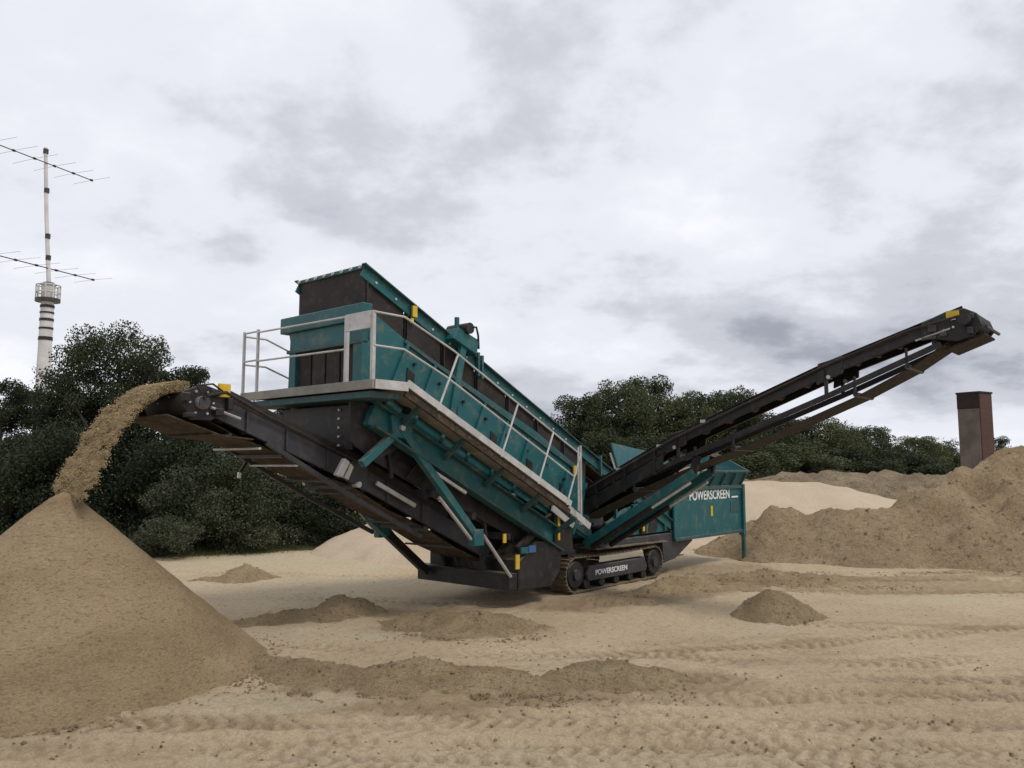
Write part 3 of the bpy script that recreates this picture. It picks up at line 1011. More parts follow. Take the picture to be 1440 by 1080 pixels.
# V struts from the frame to the chassis and the tail conveyor
for y in (-0.02, 2.52):
    sub('leg_strut', frame, 'teal', (-4.60, y, 3.18), (-2.85, y, 1.38), 0.13, 0.13, (0, 1, 0))
    sub('leg_strut', frame, 'teal', (-4.66, y, 3.14), (-5.36, y, 2.62), 0.12, 0.12, (0, 1, 0))
    kn = MB().prism([(-4.78, 3.05), (-4.40, 3.02), (-4.35, 3.36), (-4.82, 3.40)], 1, y - 0.05, y + 0.05).build('gusset', 'teal', frame, 0.01)
    rod('pin', kn, 'steel', [(-4.62, y - 0.10, 3.20), (-4.62, y + 0.10, 3.20)], 0.05, 10)
    MB().prism([(-2.98, 1.50), (-2.72, 1.50), (-2.70, 1.22), (-2.95, 1.22)], 1, y - 0.08, y + 0.08).build('foot_plate', 'teal', frame, 0.01)
    rod('hydraulic_ram', frame, 'steel', [(-2.66, y, 1.40), (-1.92, y, 0.60)], 0.032, 12)
    rod('ram_body', frame, 'steel', [(-3.75, y - 0.02, 2.08), (-2.98, y - 0.02, 1.34)], 0.03, 12)
    MB().prism([(-5.48, 2.46), (-5.36, 2.42), (-5.22, 2.66), (-5.32, 2.72)], 1, y + (0.5 if y < 1 else -0.5) - 0.05, y + (0.5 if y < 1 else -0.5) + 0.05).build('strut_clevis', 'galv', frame, 0.01)
# under-screen chute (black plate work) with bolt row
chute = MB()
chute.prism([(-5.25, 3.55), (-5.25, 3.05), (-4.95, 2.72), (-2.3, 1.55), (-0.5, 1.10), (0.2, 1.05), (0.2, 1.0 + 0.0), (0.35, W(0.35) - 0.4), (-4.9, W(-4.9) - 0.30)], 1, 0.32, 0.36)
chute.prism([(-5.25, 3.55), (-5.25, 3.05), (-4.95, 2.72), (-2.3, 1.55), (-0.5, 1.10), (0.2, 1.05), (0.35, W(0.35) - 0.4), (-4.9, W(-4.9) - 0.30)], 1, 2.14, 2.18)
chute.box(-5.30, -5.26, 0.30, 2.20, 2.85, 3.55)
chute = chute.build('fines_chute', 'black', machine, 0.006)
MB().prism([(-5.45, 3.66), (-4.6, 3.4), (-4.5, 2.86), (-4.95, 2.68), (-5.45, 2.98)], 1, 0.16, 0.20).build('rubber_apron', 'black', chute)
MB().prism([(-4.2, 2.4), (-1.2, 1.12), (-1.0, 1.62), (-3.7, 2.85)], 1, 0.26, 0.30).build('side_apron', 'black', chute)
for k in range(5):
    rod('bolt', chute, 'galv', [(-5.30, 0.62, 3.48 - 0.14 * k), (-5.33, 0.62, 3.48 - 0.14 * k)], 0.022, 6)
for k in range(6):
    x = -4.6 + k * 0.75
    sub('chute_rib', chute, 'black', vz(x, 0.29, -0.72), (x + 0.1, 0.29, max(W(x) - 1.25, 1.15)), 0.05, 0.05, (1, 0, 0), 0)
for k in range(4):
    sub('cross_beam', chute, 'grey', (-3.6 + k * 0.95, 0.2, 1.98 - k * 0.42 + 0.15), (-3.6 + k * 0.95, 2.3, 1.98 - k * 0.42 + 0.15), 0.1, 0.12)

# screen box side plates
scr = MB()
for y in (0.16, 2.30):
    top = [(-5.12, W(-5.12) + 1.16), (-4.35, W(-4.35) + 1.12), (-3.0, W(-3.0) + 1.20), (-1.0, W(-1.0) + 1.34), (0.55, W(0.55) + 1.30)]
    bot = [(0.9, W(0.9) - 0.05), (-4.9, W(-4.9) - 0.28), (-5.15, W(-5.15) - 0.1)]
    scr.prism(top + bot, 1, y - 0.015, y + 0.015)
scr = scr.build('screen_box', 'teal', machine, 0.004)
for i in range(9):
    x = -4.75 + 0.62 * i
    sub('stiffener', scr, 'teal', sl(x, 0.12, -0.15), sl(x, 0.12, 0.98), 0.05, 0.06, (1, 0, 0), 0)
for i in range(10):
    for n_ in (0.30, 0.74):
        x = -4.5 + 0.58 * i
        c = sl(x, 0.135, n_)
        rod('bolt', scr, 'black', [c, (c[0], 0.09, c[2])], 0.03, 6)
for i in range(5):
    x = -4.35 + 1.02 * i
    MB().prism([(x, W(x) + 0.42), (x + 0.16, W(x + .16) + 0.40), (x + 0.18, W(x + .18) + 0.66), (x + 0.02, W(x + .02) + 0.68)], 1, 0.125, 0.143).build('dark_cover', 'black', scr)
for x in (-4.9, -2.6, -0.4):
    rod('cross_tube', scr, 'teal', [vz(x, 0.16, 0.5), vz(x, 2.30, 0.5)], 0.07, 10)
MB().beam(vz(-4.4, 0.128, 1.08), vz(0.45, 0.128, 1.22), 0.05, 0.06).build('top_rail', 'teal_dusty', scr)
MB().beam(vz(-4.9, 0.128, 0.05), vz(0.7, 0.128, 0.05), 0.05, 0.10).build('bottom_rail', 'teal_dusty', scr)
# spring mounts
for x in (-4.4, -0.3):
    spm = MB().tube([sl(x, 0.02, -0.12), sl(x, 0.02, 0.16)], 0.07, 10).build('spring_mount', 'black', scr, 0, True)
# feed conveyor above the screen
fd = MB()
for y in (0.30, 2.08):
    fd.beam(vz(-5.165, y, 1.78), vz(4.6, y, 1.78), 0.04, 0.20)
fd = fd.build('feed_conveyor', 'teal', machine, 0.006)
for y, s in ((0.30, -1), (2.08, 1)):
    MB().beam(vz(-5.17, y + s * 0.04, 1.89), vz(4.6, y + s * 0.04, 1.89), 0.10, 0.02).build('top_flange', 'teal_dusty', fd)
    sk = MB()
    for i in range(7):
        xa, xb = -5.09 + i * 0.86, -5.09 + (i + 1) * 0.86 - 0.03
        sk.prism([(xa, W(xa) + 1.14), (xb, W(xb) + 1.14), (xb, W(xb) + 1.69), (xa, W(xa) + 1.69)], 1, y + 0.03, y + 0.05)
    sk.build('side_curtain', 'rubber', fd)
    for i in range(7):
        xa = -5.09 + i * 0.86
        sub('curtain_clamp', fd, 'black', vz(xa + 0.02, y - 0.012, 1.15), vz(xa + 0.02, y - 0.012, 1.68), 0.035, 0.03, (1, 0, 0), 0)
    for i in range(14):
        x = -4.9 + i * 0.42
        rod('bolt', fd, 'galv', [vz(x, y + s * 0.015, 1.75), vz(x, y + s * 0.04, 1.75)], 0.022, 6)
MB().beam(vz(-5.0, 1.19, 1.70), vz(4.8, 1.19, 1.70), 1.5, 0.03).build('feed_belt', 'belt', fd)
MB().beam(vz(0.0, 1.19, 1.45), vz(4.8, 1.19, 1.45), 1.4, 0.02).build('return_belt', 'belt', fd)
for x in (-2.55, -2.45, 1.3, 2.6):
    MB().beam(vz(x, 0.22, 1.55), vz(x, 0.22, 1.98), 0.06, 0.05, (1, 0, 0)).build('side_bracket', 'teal', fd)
# high rear end: rubber-lined end wall, bolted rim
MB().prism([(0.29, 5.02), (2.06, 5.02), (2.10, W(-5.1) + 1.88), (0.32, W(-5.1) + 1.88)], 0, -5.12, -5.08).build('end_wall', 'rubber', fd)
MB().box(-5.15, -5.07, 0.325, 2.055, 5.745, 5.81).build('end_rim', 'teal', fd, 0.006)
for k in range(8):
    rod('rim_bolt', fd, 'galv', [(-5.15, 0.36 + k * 0.24, 5.775), (-5.18, 0.36 + k * 0.24, 5.775)], 0.03, 6)
# discharge box at the rear end
rear = MB().box(-5.36, -5.16, 0.02, 2.28, 4.86, 5.13).build('rear_box', 'teal', machine, 0.012)
MB().prism([(0.06, 4.86), (2.10, 4.86), (2.0, 4.55), (0.10, 4.55)], 0, -5.30, -5.18).build('upper_panel', 'teal', rear, 0.006)
for y0, y1 in ((0.08, 0.30), (1.86, 2.04)):
    MB().box(-5.32, -5.18, y0, y1, 3.86, 4.55).build('side_post', 'teal', rear, 0.006)
MB().box(-5.22, -5.19, 0.30, 1.86, 3.86, 4.55).build('rubber_curtain', 'rubber', rear)
for k in range(4):
    MB().box(-5.25, -5.225, 0.34 + k * 0.39, 0.68 + k * 0.39, 3.9, 4.5).build('curtain_strip', 'rubber', rear)
MB().box(-5.34, -5.20, 0.08, 2.1, 4.5, 4.56).build('lintel', 'teal_dusty', rear, 0.006)

# crossover bracket with motor standing on the feed conveyor
brk = MB()
brk.beam(vz(-3.35, 0.14, 0.2), vz(-3.0, 0.14, 1.95), 0.10, 0.14, (1, 0, 0))
brk.prism([(-3.35, W(-3.35) + 1.75), (-2.75, W(-2.75) + 1.80), (-2.70, W(-2.70) + 2.10), (-3.22, W(-3.22) + 2.02)], 1, 0.05, 0.55)
brk = brk.build('drive_bracket', 'teal', machine, 0.012)
rod('drive_motor', brk, 'black', [(-3.0, -0.02, 5.02), (-3.0, 0.5, 5.02)], 0.10, 14)
rod('lifting_post', brk, 'teal', [(-3.12, 0.2, 4.85), (-3.12, 0.2, 5.22)], 0.045, 10)
rod('hose', brk, 'rubber', [(-3.0, 0.0, 5.05), (-2.86, -0.03, 5.05), (-2.76, 0.02, 4.92), (-2.66, 0.1, 4.7)], 0.02, 6)
MB().box(-4.16, -4.06, 0.20, 0.235, 5.09, 5.28).build('warning_label', 'yellow', fd)
MB().box(-4.2, -4.14, 0.20, 0.235, 4.98, 5.06).build('warning_label', 'yellow', fd)
MB().box(0.12, 0.34, 0.05, 0.08, 2.42, 2.60).build('warning_label', 'yellow', scr)

# --- walkways with handrails
walk = MB()
walk.box(-5.62, -4.95, -0.60, 2.98, 3.76, 3.80)
walk = walk.build('walkway', 'deck', machine, 0.004)
MB().box(-5.66, -5.625, -0.62, 2.99, 3.72, 3.86).build('toe_board', 'deck', walk, 0.004)
MB().box(-5.62, -4.98, -0.64, -0.605, 3.72, 3.86).build('toe_board', 'galv', walk, 0.004)
MB().box(-5.60, -5.0, -0.5, 2.9, 3.60, 3.70).build('landing_beam', 'teal_dusty', walk, 0.006)
for yo, yi in ((-0.60, 0.04), (2.96, 2.42)):
    yc = (yo + yi) / 2
    for k in range(4):
        xa, xb = -4.95 + k * 1.02, -4.95 + (k + 1) * 1.02 - 0.015
        MB().beam(vz(xa, yc, -0.02), vz(xb, yc, -0.02), abs(yo - yi), 0.035).build('deck_panel', 'deck', walk)
    MB().beam(vz(-4.97, yo, 0.02), vz(-0.86, yo, 0.02), 0.03, 0.11).build('toe_board', 'galv' if yo < 0 else 'deck', walk)
    MB().beam(vz(-4.97, yo + (0.05 if yo < 0 else -0.05), -0.13), vz(-0.86, yo + (0.05 if yo < 0 else -0.05), -0.13), 0.06, 0.10).build('stringer', 'belt', walk)




hr = MB().beam((-5.63, -0.575, 3.8), (-5.63, -0.575, 4.88), 0.055, 0.055, (1, 0, 0)).build('handrail', 'galv', machine)
posts = [(-5.63, 0.05), (-5.63, 2.52), (-5.63, 2.96)]
for (x, y) in posts:
    sub('post', hr, 'galv', (x, y, 3.8), (x, y, 4.88 if y < 2 else 4.94), 0.055 if y < 1 else 0.04, None, (1, 0, 0), 0)
MB().box(-5.675, -5.665 + 0.02, -0.55, 0.03, 4.62, 4.88).build('rail_plate', 'galv', hr)
for z in (4.36, 4.86):
    rod('rail', hr, 'galv', [(-5.63, 0.05, z), (-5.63, 2.52, z + 0.03)], 0.017, 8)
    rod('rail', hr, 'galv', [(-5.63, 2.52, z + 0.05), (-5.63, 2.96, z + 0.05)], 0.017, 8)
    dz = z - 3.8
    rod('rail', hr, 'galv', [(-5.63, -0.60, z), (-5.05, -0.60, z), sl(-4.31 - dz * 0.1, -0.60, dz * 0.93)], 0.017, 8)
    rod('rail', hr, 'galv', [sl(-4.31 - dz * 0.1, -0.60, dz * 0.93), sl(-0.97, -0.60, dz * 0.93)], 0.017, 8)
    rod('rail', hr, 'galv', [(-5.63, 2.96, z), (-5.2, 2.96, z), sl(-4.31, 2.96, dz * 0.93), sl(-0.97, 2.96, dz * 0.93)], 0.017, 8)
for x in (-4.31, -2.81, -1.81, -0.97):
    for y in (-0.60, 2.96):
        rod('post', hr, 'galv', [sl(x, y, -0.05), sl(x, y, 0.99)], 0.019, 8)
rod('post', hr, 'galv', [(-0.62, -0.60, 1.75), (-0.62, -0.60, 2.95)], 0.019, 8)
sub('post', hr, 'galv', (-0.15, -0.30, 1.45), (-0.15, -0.30, 3.0), 0.05, None, (1, 0, 0), 0)
# access ladder at the low end
lad = MB()
for y in (-0.5, -0.1):
    lad.beam((-0.80, y, 1.80), (-0.12, y, 1.42), 0.03, 0.12)
lad = lad.build('step_frame', 'galv', walk)

# --- right-hand side conveyor (runs out to the right, towards the viewer)
SP = [(1.15, 1.48), (-2.0, 3.05), (-4.96, 4.19), (-7.0, 4.86)]
sx0, sx1 = 0.62, 1.44


def spt(k, x, dz=0.0):
    i = min(int(k), 2)
    a_, b_ = SP[i], SP[i + 1]
    t = k - i
    return (x, a_[0] + (b_[0] - a_[0]) * t, a_[1] + (b_[1] - a_[1]) * t + dz)


side = MB()
for x in (sx0, sx1):
    for i in range(3):
        hh = 0.155 if x == sx0 else 0.11
        side.channel(spt(i, x, 0.1 - hh / 2), spt(i + 0.9999, x, 0.1 - hh / 2), hh, 0.06, 0.012, side=1 if x == sx1 else -1)
side = side.build('side_conveyor', 'black', machine, 0.004)
belt = MB()
kk = [0, 0.5, 1, 1.5, 2, 2.5, 2.999]
for i in range(len(kk) - 1):
    a_, b_ = spt(kk[i], 0, 0.11), spt(kk[i + 1], 0, 0.11)
    for (xa, za, xb, zb) in ((0.68, 0.09, 0.88, 0), (0.88, 0, 1.24, 0), (1.24, 0, 1.44, 0.09)):
        belt.add([(xa, a_[1], a_[2] + za), (xb, a_[1], a_[2] + zb), (xb, b_[1], b_[2] + zb), (xa, b_[1], b_[2] + za),
                  (xa, a_[1], a_[2] + za - .014), (xb, a_[1], a_[2] + zb - .014), (xb, b_[1], b_[2] + zb - .014), (xa, b_[1], b_[2] + za - .014)],
                 [(0, 1, 2, 3), (7, 6, 5, 4), (0, 4, 5, 1), (1, 5, 6, 2), (2, 6, 7, 3), (3, 7, 4, 0)])
belt.build('carrying_belt', 'rubber', side)
ret = MB()
kr = [0.2, 0.7, 1.0, 1.4, 1.8, 2.2, 2.6, 2.999]
dzr = [-0.38, -0.48, -0.58, -0.62, -0.62, -0.58, -0.45, -0.20]
for i in range(len(kr) - 1):
    a_, b_ = spt(kr[i], 1.06, dzr[i]), spt(kr[i + 1], 1.06, dzr[i + 1])
    ret.beam(a_, b_, 0.72, 0.016)
ret.build('return_belt', 'belt_dark', side)
for x in (sx0, sx1):
    ch = MB()
    for (k0, d0, k1, d1) in ((0.25, -0.20, 1.0, -0.37), (1.0, -0.37, 2.0, -0.40), (2.0, -0.40, 2.85, -0.27)):
        up_ = 0.0 if x == sx0 else 0.07
        ch.beam(spt(k0, x, d0 + up_), spt(k1, x, d1 + up_), 0.05, 0.09)
    ch.build('lower_chord', 'black', side, 0.006)
    for k, d in ((1.02, -0.33), (1.98, -0.36), (0.55, -0.22), (2.8, -0.24)):
        sub('lattice_post', side, 'black', spt(k, x, d), spt(k, x, 0.06), 0.06, 0.05, (0, 1, 0), 0)
    fl = MB()
    for i in range(3):
        fl.beam(spt(i + 0.02, x, 0.115), spt(i + 0.99, x, 0.115), 0.03, 0.05)
    fl.build('skirt_strip', 'rubber', side)
    for k in (1.0, 2.0):
        c = spt(k, x)
        hp = MB().prism([(c[1] + 0.22, c[2] - 0.22), (c[1] - 0.22, c[2] - 0.05), (c[1] - 0.24, c[2] + 0.24), (c[1] + 0.18, c[2] + 0.14)], 0, x - 0.03, x + 0.03).build('hinge_plate', 'black', side, 0.008)
        rod('hinge_pin', hp, 'steel', [(x - 0.06, c[1], c[2] - 0.10), (x + 0.06, c[1], c[2] - 0.10)], 0.035, 8)
for k in np.arange(0.1, 2.95, 0.17):
    a_ = spt(k, 0, 0.06)
    rod('idler_roller', side, 'grey', [(0.68, a_[1], a_[2] + 0.08), (0.88, a_[1], a_[2]), (1.24, a_[1], a_[2]), (1.44, a_[1], a_[2] + 0.08)], 0.04, 8)
for k, d in ((0.7, -0.45), (1.4, -0.59), (2.2, -0.55), (2.6, -0.42)):
    a_ = spt(k, 0, d)
    rod('return_roller', side, 'grey', [(0.64, a_[1], a_[2]), (1.48, a_[1], a_[2])], 0.045, 8)
    sub('roller_bracket', side, 'black', (sx0, a_[1], a_[2]), (sx0, a_[1], a_[2] + 0.30), 0.05, 0.03, (0, 1, 0), 0)
for x in (sx0 - 0.035, sx1 + 0.035):
    a_, b_, c_, d_ = spt(0.02, x, -0.10), spt(0.92, x, -0.10), spt(0.92, x, -0.34), spt(0.02, x, -0.42)
    MB().prism([(p[1], p[2]) for p in (a_, b_, c_, d_)], 0, x - 0.008, x + 0.008).build('side_guard', 'black', side)
    for k in (0.2, 0.42, 0.64, 0.86):
        MB().beam(spt(k, x - 0.014, -0.40), spt(k, x - 0.014, 0.1), 0.03, 0.05, (0, 1, 0)).build('guard_rib', 'black', side)
# head end
hy, hz = -7.02, 4.80
rod('head_drum', side, 'rubber', [(0.66, hy - 0.05, hz), (1.46, hy - 0.05, hz)], 0.17, 18)
for x, s in ((sx0, -1), (sx1, 1)):
    hp = MB().prism([(-6.42, 4.60), (-6.44, 4.84), (-6.80, 4.98), (-7.05, 5.00), (-7.22, 4.90), (-7.28, 4.72), (-7.16, 4.56), (-6.92, 4.50)], 0, x + s * 0.02, x + s * 0.06).build('head_plate', 'black', side, 0.012)
    rod('bearing', hp, 'grey', [(x + s * 0.05, hy - 0.05, hz), (x + s * 0.10, hy - 0.05, hz)], 0.07, 12)
    MB().box(x + s * 0.062 if s > 0 else x - 0.085, x + 0.085 if s > 0 else x - 0.062, -6.98, -6.80, 4.87, 4.97).build('yellow_guard', 'yellow', hp)
    MB().box(x + s * 0.062 if s > 0 else x - 0.075, x + 0.075 if s > 0 else x - 0.062, -6.93, -6.86, 4.83, 4.88).build('label_plate', 'galv', hp)
    for k in range(5):
        rod('bolt', hp, 'steel', [(x + s * 0.06, -6.5 - 0.13 * k, 4.60 + 0.04 * k), (x + s * 0.085, -6.5 - 0.13 * k, 4.60 + 0.04 * k)], 0.02, 6)
rod('drive_motor', side, 'black', [(0.36, hy - 0.05, hz), (0.50, hy - 0.05, hz)], 0.085, 14)
for (y, z, w, h) in ((-6.60, 4.72, 0.12, 0.10), (-6.75, 4.62, 0.10, 0.06), (-7.12, 4.64, 0.08, 0.10), (-6.55, 4.58, 0.20, 0.04), (-7.15, 4.86, 0.06, 0.08)):
    MB().box(0.50, 0.558, y - w / 2, y + w / 2, z - h / 2, z + h / 2).build('take_up_block', 'grey', side, 0.008)
rod('take_up_screw', side, 'steel', [(0.53, -6.85, 4.70), (0.53, -6.35, 4.56)], 0.015, 6)
MB().beam((1.06, -7.28, 4.60), (1.06, -6.75, 4.40), 0.80, 0.03).build('scraper_plate', 'belt_dark', side)
rod('scraper_arm', side, 'black', [(0.55, -7.33, 4.68), (1.5, -7.33, 4.68)], 0.025, 8)
rod('hydraulic_hose', side, 'rubber', [(0.42, -7.0, 4.86), (0.5, -6.3, 4.74), (0.56, -4.9, 4.28), (0.56, -2.0, 3.12), (0.56, 0.4, 1.95)], 0.022, 6)
# support: teal beam and black ram under the conveyor
for x in (0.72, 1.40):
    sb_ = sub('support_beam', side, 'teal', (x, 0.22, 0.98), (x, -2.35, 2.48), 0.10, 0.16)
    rod('support_ram', side, 'black', [(x, 0.05, 0.92), (x, -1.4, 1.78)], 0.055, 10)
    rod('ram_rod', side, 'galv', [(x, -1.38, 1.77), (x, -2.25, 2.28)], 0.028, 8)
    sub('end_bracket', side, 'black', (x, -2.30, 2.40), (x, -2.40, 2.78), 0.08, 0.14, (0, 1, 0))
feedbox = MB().prism([(0.35, 1.30), (1.30, 1.20), (1.45, 1.85), (1.20, 2.25), (0.45, 1.95)], 0, 0.50, 1.62).build('tail_hopper', 'black', side, 0.015)
rod('tail_drum', side, 'rubber', [(0.66, 1.10, 1.40), (1.46, 1.10, 1.40)], 0.15, 14)
MB().box(0.47, 0.497, 0.55, 0.70, 1.55, 1.66).build('label_plate', 'yellow', feedbox)
for k in range(3):
    MB().box(0.585, 0.60, -0.75 - k * 0.95, -0.65 - k * 0.95, 2.50 + k * 0.45, 2.56 + k * 0.45).build('small_plate', 'galv', side)

# --- feed hopper and feeder at the front
hop = MB().box(4.35, 8.05, 0.18, 0.24, 0.82, 2.05).build('hopper', 'teal', machine, 0.01)
MB().box(5.0, 8.05, 2.16, 2.22, 0.82, 2.05).build('far_side_plate', 'teal', hop, 0.01)
ps = MB()
ps.box(4.34, 8.08, 0.13, 0.18, 1.98, 2.08)
ps.build('upper_rail', 'teal_dusty', hop, 0.008)
MB().box(4.34, 8.08, 0.14, 0.18, 0.78, 0.86).build('lower_rail', 'teal_dusty', hop, 0.008)
MB().box(8.00, 8.12, 0.10, 0.26, 0.70, 2.10).build('corner_post', 'teal', hop, 0.01)
MB().box(8.00, 8.12, 2.14, 2.30, 0.70, 2.10).build('corner_post', 'teal', hop, 0.01)
for (x, y) in ((8.06, 0.16), (8.06, 2.22), (6.05, 1.9)):
    lg = sub('leg', hop, 'teal_dusty', (x, y, 0.03), (x, y, 0.80), 0.09, None, (1, 0, 0))
    MB().box(x - 0.14, x + 0.14, y - 0.12, y + 0.12, 0.0, 0.03).build('foot_plate', 'rust', lg)
MB().box(6.2, 6.3, 0.16, 0.178, 1.30, 1.56).build('yellow_label', 'yellow', hop)
MB().box(7.35, 7.85, 0.165, 0.178, 1.35, 1.62).build('faded_label', 'teal_dusty', hop)
lettering('lettering', 'POWERSCREEN', hop, 5.1, 2.2, 1.73, 0.175, 0.24)
MB().box(7.42, 7.80, 0.165, 0.178, 1.74, 1.78).build('white_dash', 'white', hop)
# wings
MB().add([(5.2, 0.18, 2.08), (8.05, 0.18, 2.08), (8.10, -0.02, 2.42), (5.35, -0.02, 2.42), (5.2, 0.22, 2.08), (8.05, 0.22, 2.08), (8.10, 0.02, 2.44), (5.35, 0.02, 2.44)],
         [(0, 1, 2, 3), (7, 6, 5, 4), (0, 4, 5, 1), (1, 5, 6, 2), (2, 6, 7, 3), (3, 7, 4, 0)]).build('near_wing', 'teal', hop, 0.006)
for k in range(5):
    x = 5.5 + k * 0.6
    sub('wing_rib', hop, 'teal_dusty', (x, 0.14, 2.08), (x, -0.05, 2.40), 0.05, 0.03, (1, 0, 0), 0)
sub('wing_rim', hop, 'teal_dusty', (5.35, -0.02, 2.45), (8.12, -0.02, 2.45), 0.06, 0.06)
MB().add([(5.2, 2.2, 2.08), (8.05, 2.2, 2.08), (8.1, 2.55, 2.90), (5.2, 2.55, 3.22), (5.2, 2.24, 2.08), (8.05, 2.24, 2.08), (8.1, 2.59, 2.90), (5.2, 2.59, 3.22)],
         [(0, 1, 2, 3), (7, 6, 5, 4), (0, 4, 5, 1), (1, 5, 6, 2), (2, 6, 7, 3), (3, 7, 4, 0)]).build('far_wing', 'teal', hop, 0.006)
for x in (5.25, 6.4, 7.6):
    sub('wing_brace', hop, 'galv' if x < 6 else 'teal_dusty', (x, 2.3, 2.1), (x, 2.62, 2.95), 0.05, 0.05, (1, 0, 0), 0)
MB().add([(8.05, 0.18, 2.08), (8.05, 2.22, 2.08), (8.28, 2.30, 2.92), (8.28, 1.0, 2.95), (8.20, 0.0, 2.46), (8.09, 0.18, 2.08), (8.09, 2.22, 2.08), (8.32, 2.30, 2.92), (8.32, 1.0, 2.95), (8.24, 0.0, 2.46)],
         [(0, 1, 2, 3, 4), (9, 8, 7, 6, 5), (0, 5, 6, 1), (1, 6, 7, 2), (2, 7, 8, 3), (3, 8, 9, 4), (4, 9, 5, 0)]).build('end_wing', 'teal', hop, 0.006)
sub('end_wing_brace', hop, 'rust', (6.2, 0.95, 2.86), (8.25, 0.95, 2.90), 0.06, 0.06)
xs_ = np.linspace(5.1, 8.0, 30)
ys_ = np.linspace(0.26, 2.14, 22)
X_, Y_ = np.meshgrid(xs_, ys_)
Z_ = 2.20 + 0.38 * np.exp(-((X_ - 6.9) / 0.9) ** 2 - ((Y_ - 1.0) / 0.8) ** 2) + fbm(X_ * 3, Y_ * 3, 3, 5) * 0.08
link_mesh('sand_load', grid_mesh('sand_load', X_, Y_, Z_, 'sand'), hop)
# feeder body between hopper and screen
fe = MB().prism([(1.55, 1.02), (5.0, 1.02), (5.0, 1.88), (3.6, 1.80), (2.4, 1.62), (1.6, 1.30)], 1, 0.34, 0.42).build('feeder_body', 'teal', machine, 0.01)
MB().prism([(1.55, 1.02), (5.0, 1.02), (5.0, 1.88), (3.6, 1.80), (2.4, 1.62), (1.6, 1.30)], 1, 2.0, 2.08).build('far_plate', 'teal', fe, 0.01)
for x in (2.0, 2.7, 3.25, 4.1, 4.75):
    sub('rib', fe, 'teal', (x, 0.31, 1.05), (x, 0.31, 1.72), 0.07, 0.06, (1, 0, 0))
MB().prism([(3.35, 1.06), (3.75, 1.06), (4.0, 1.66), (3.7, 1.66)], 1, 0.322, 0.338).build('dark_opening', 'black', fe)
MB().box(3.0, 3.12, 0.27, 0.32, 1.04, 1.46).build('dark_slot', 'black', fe)
rod('feeder_drum', fe, 'black', [(1.75, 0.3, 1.18), (1.75, 2.1, 1.18)], 0.14, 14)
sub('top_rail', fe, 'teal_dusty', (1.6, 0.33, 1.34), (5.0, 0.33, 1.90), 0.06, 0.06)
MB().box(3.02, 3.10, 0.24, 0.27, 1.10, 1.34).build('yellow_label', 'yellow', fe)
# engine canopy between feeder and screen
eng = MB().prism([(0.35, 1.0), (1.9, 1.0), (1.95, 1.9), (1.4, 2.05), (0.35, 1.95)], 1, 0.95, 2.2).build('engine_canopy', 'teal', machine, 0.02)
for k in range(5):
    MB().box(0.55 + k * 0.24, 0.70 + k * 0.24, 0.93, 0.948, 1.2, 1.75).build('louvre', 'black', eng)
rod('exhaust', eng, 'steel', [(1.5, 1.8, 2.0), (1.5, 1.8, 2.32), (1.6, 1.75, 2.42)], 0.05, 10)

# ------------------------------------------------------------------ sand falling off the tail conveyor


def falling_sand():
    rng = np.random.default_rng(3)
    ico = np.array([(1, 0, 0), (-1, 0, 0), (0, 1, 0), (0, -1, 0), (0, 0, 1), (0, 0, -1)], float)
    tri = np.array([(0, 2, 4), (2, 1, 4), (1, 3, 4), (3, 0, 4), (2, 0, 5), (1, 2, 5), (3, 1, 5), (0, 3, 5)])
    V, Fc = [], []
    k = 0

    def stream(t, y, dz):
        x = -7.66 - 1.95 * t
        z = 3.68 + 0.52 * t - 4.9 * t * t
        return np.array([x, y, z + dz])
    T = 0.585
    P, Rr = [], []

    def put(t, y, dz, r_):
        P.append(stream(t, y, dz))
        Rr.append(r_)
    # closed sheet where the sand leaves the belt
    for _ in range(26000):
        f = rng.random() ** 1.3 * 0.62
        if f > 0.28 and rng.random() < (f - 0.28) / 0.24:
            continue
        wid = 0.46 + 0.12 * f
        y = 1.36 + 0.34 * f + wid * float(np.clip(rng.normal() * 0.5, -1, 1))
        put(f * T, y, rng.uniform(-0.08, 0.08), rng.uniform(0.004, 0.010))
    # clods of sand that tear apart across the fall
    for _ in range(300):
        f = 0.25 + 0.77 * rng.random()
        wid = 0.46 + 0.18 * f
        yc = 1.36 + 0.36 * f + rng.uniform(-wid, wid) * 0.9
        ly, lt, lz = rng.uniform(0.05, 0.19), rng.uniform(0.005, 0.012), rng.uniform(0.02, 0.045)
        tilt = rng.normal() * 0.02
        zc = rng.uniform(-0.05, 0.05)
        for _k in range(int(1300 * ly)):
            q = rng.normal(size=3) * 0.55
            put(f * T + q[1] * lt + q[0] * tilt * ly, yc + q[0] * ly, zc + q[2] * lz, rng.uniform(0.004, 0.011))
    # thin dust of grains round the clods
    for _ in range(1200):
        f = rng.random() ** 0.7
        put(f * T * 1.02, 1.36 + 0.36 * f + rng.normal() * (0.26 + 0.10 * f), rng.normal() * 0.06, rng.uniform(0.004, 0.009))
    for p, r_ in zip(P, Rr):
        ax = rng.uniform(0.7, 1.3, 3) * np.array([1, 1.4, 0.9]) * r_
        V.append(ico * ax * rng.uniform(0.8, 1.2, (6, 1)) + p)
        Fc.append(tri + k)
        k += 6
    V = np.concatenate(V)
    Fc = np.concatenate(Fc)
    c0 = np.array([-8.3, 1.4, 2.3])
    me = bpy.data.meshes.new('falling_sand')
    me.from_pydata((V - c0).tolist(), [], Fc.tolist())
    me.polygons.foreach_set('use_smooth', [True] * len(me.polygons))
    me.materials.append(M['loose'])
    wpos = machine.matrix_basis @ Vector(c0)
    o = link_mesh('falling_sand', me, None, wpos, (0, 0, MZ))
    tag(o, 'stream of tan sand pouring off the tail conveyor onto the cone', 'falling sand', kind='stuff')


falling_sand()


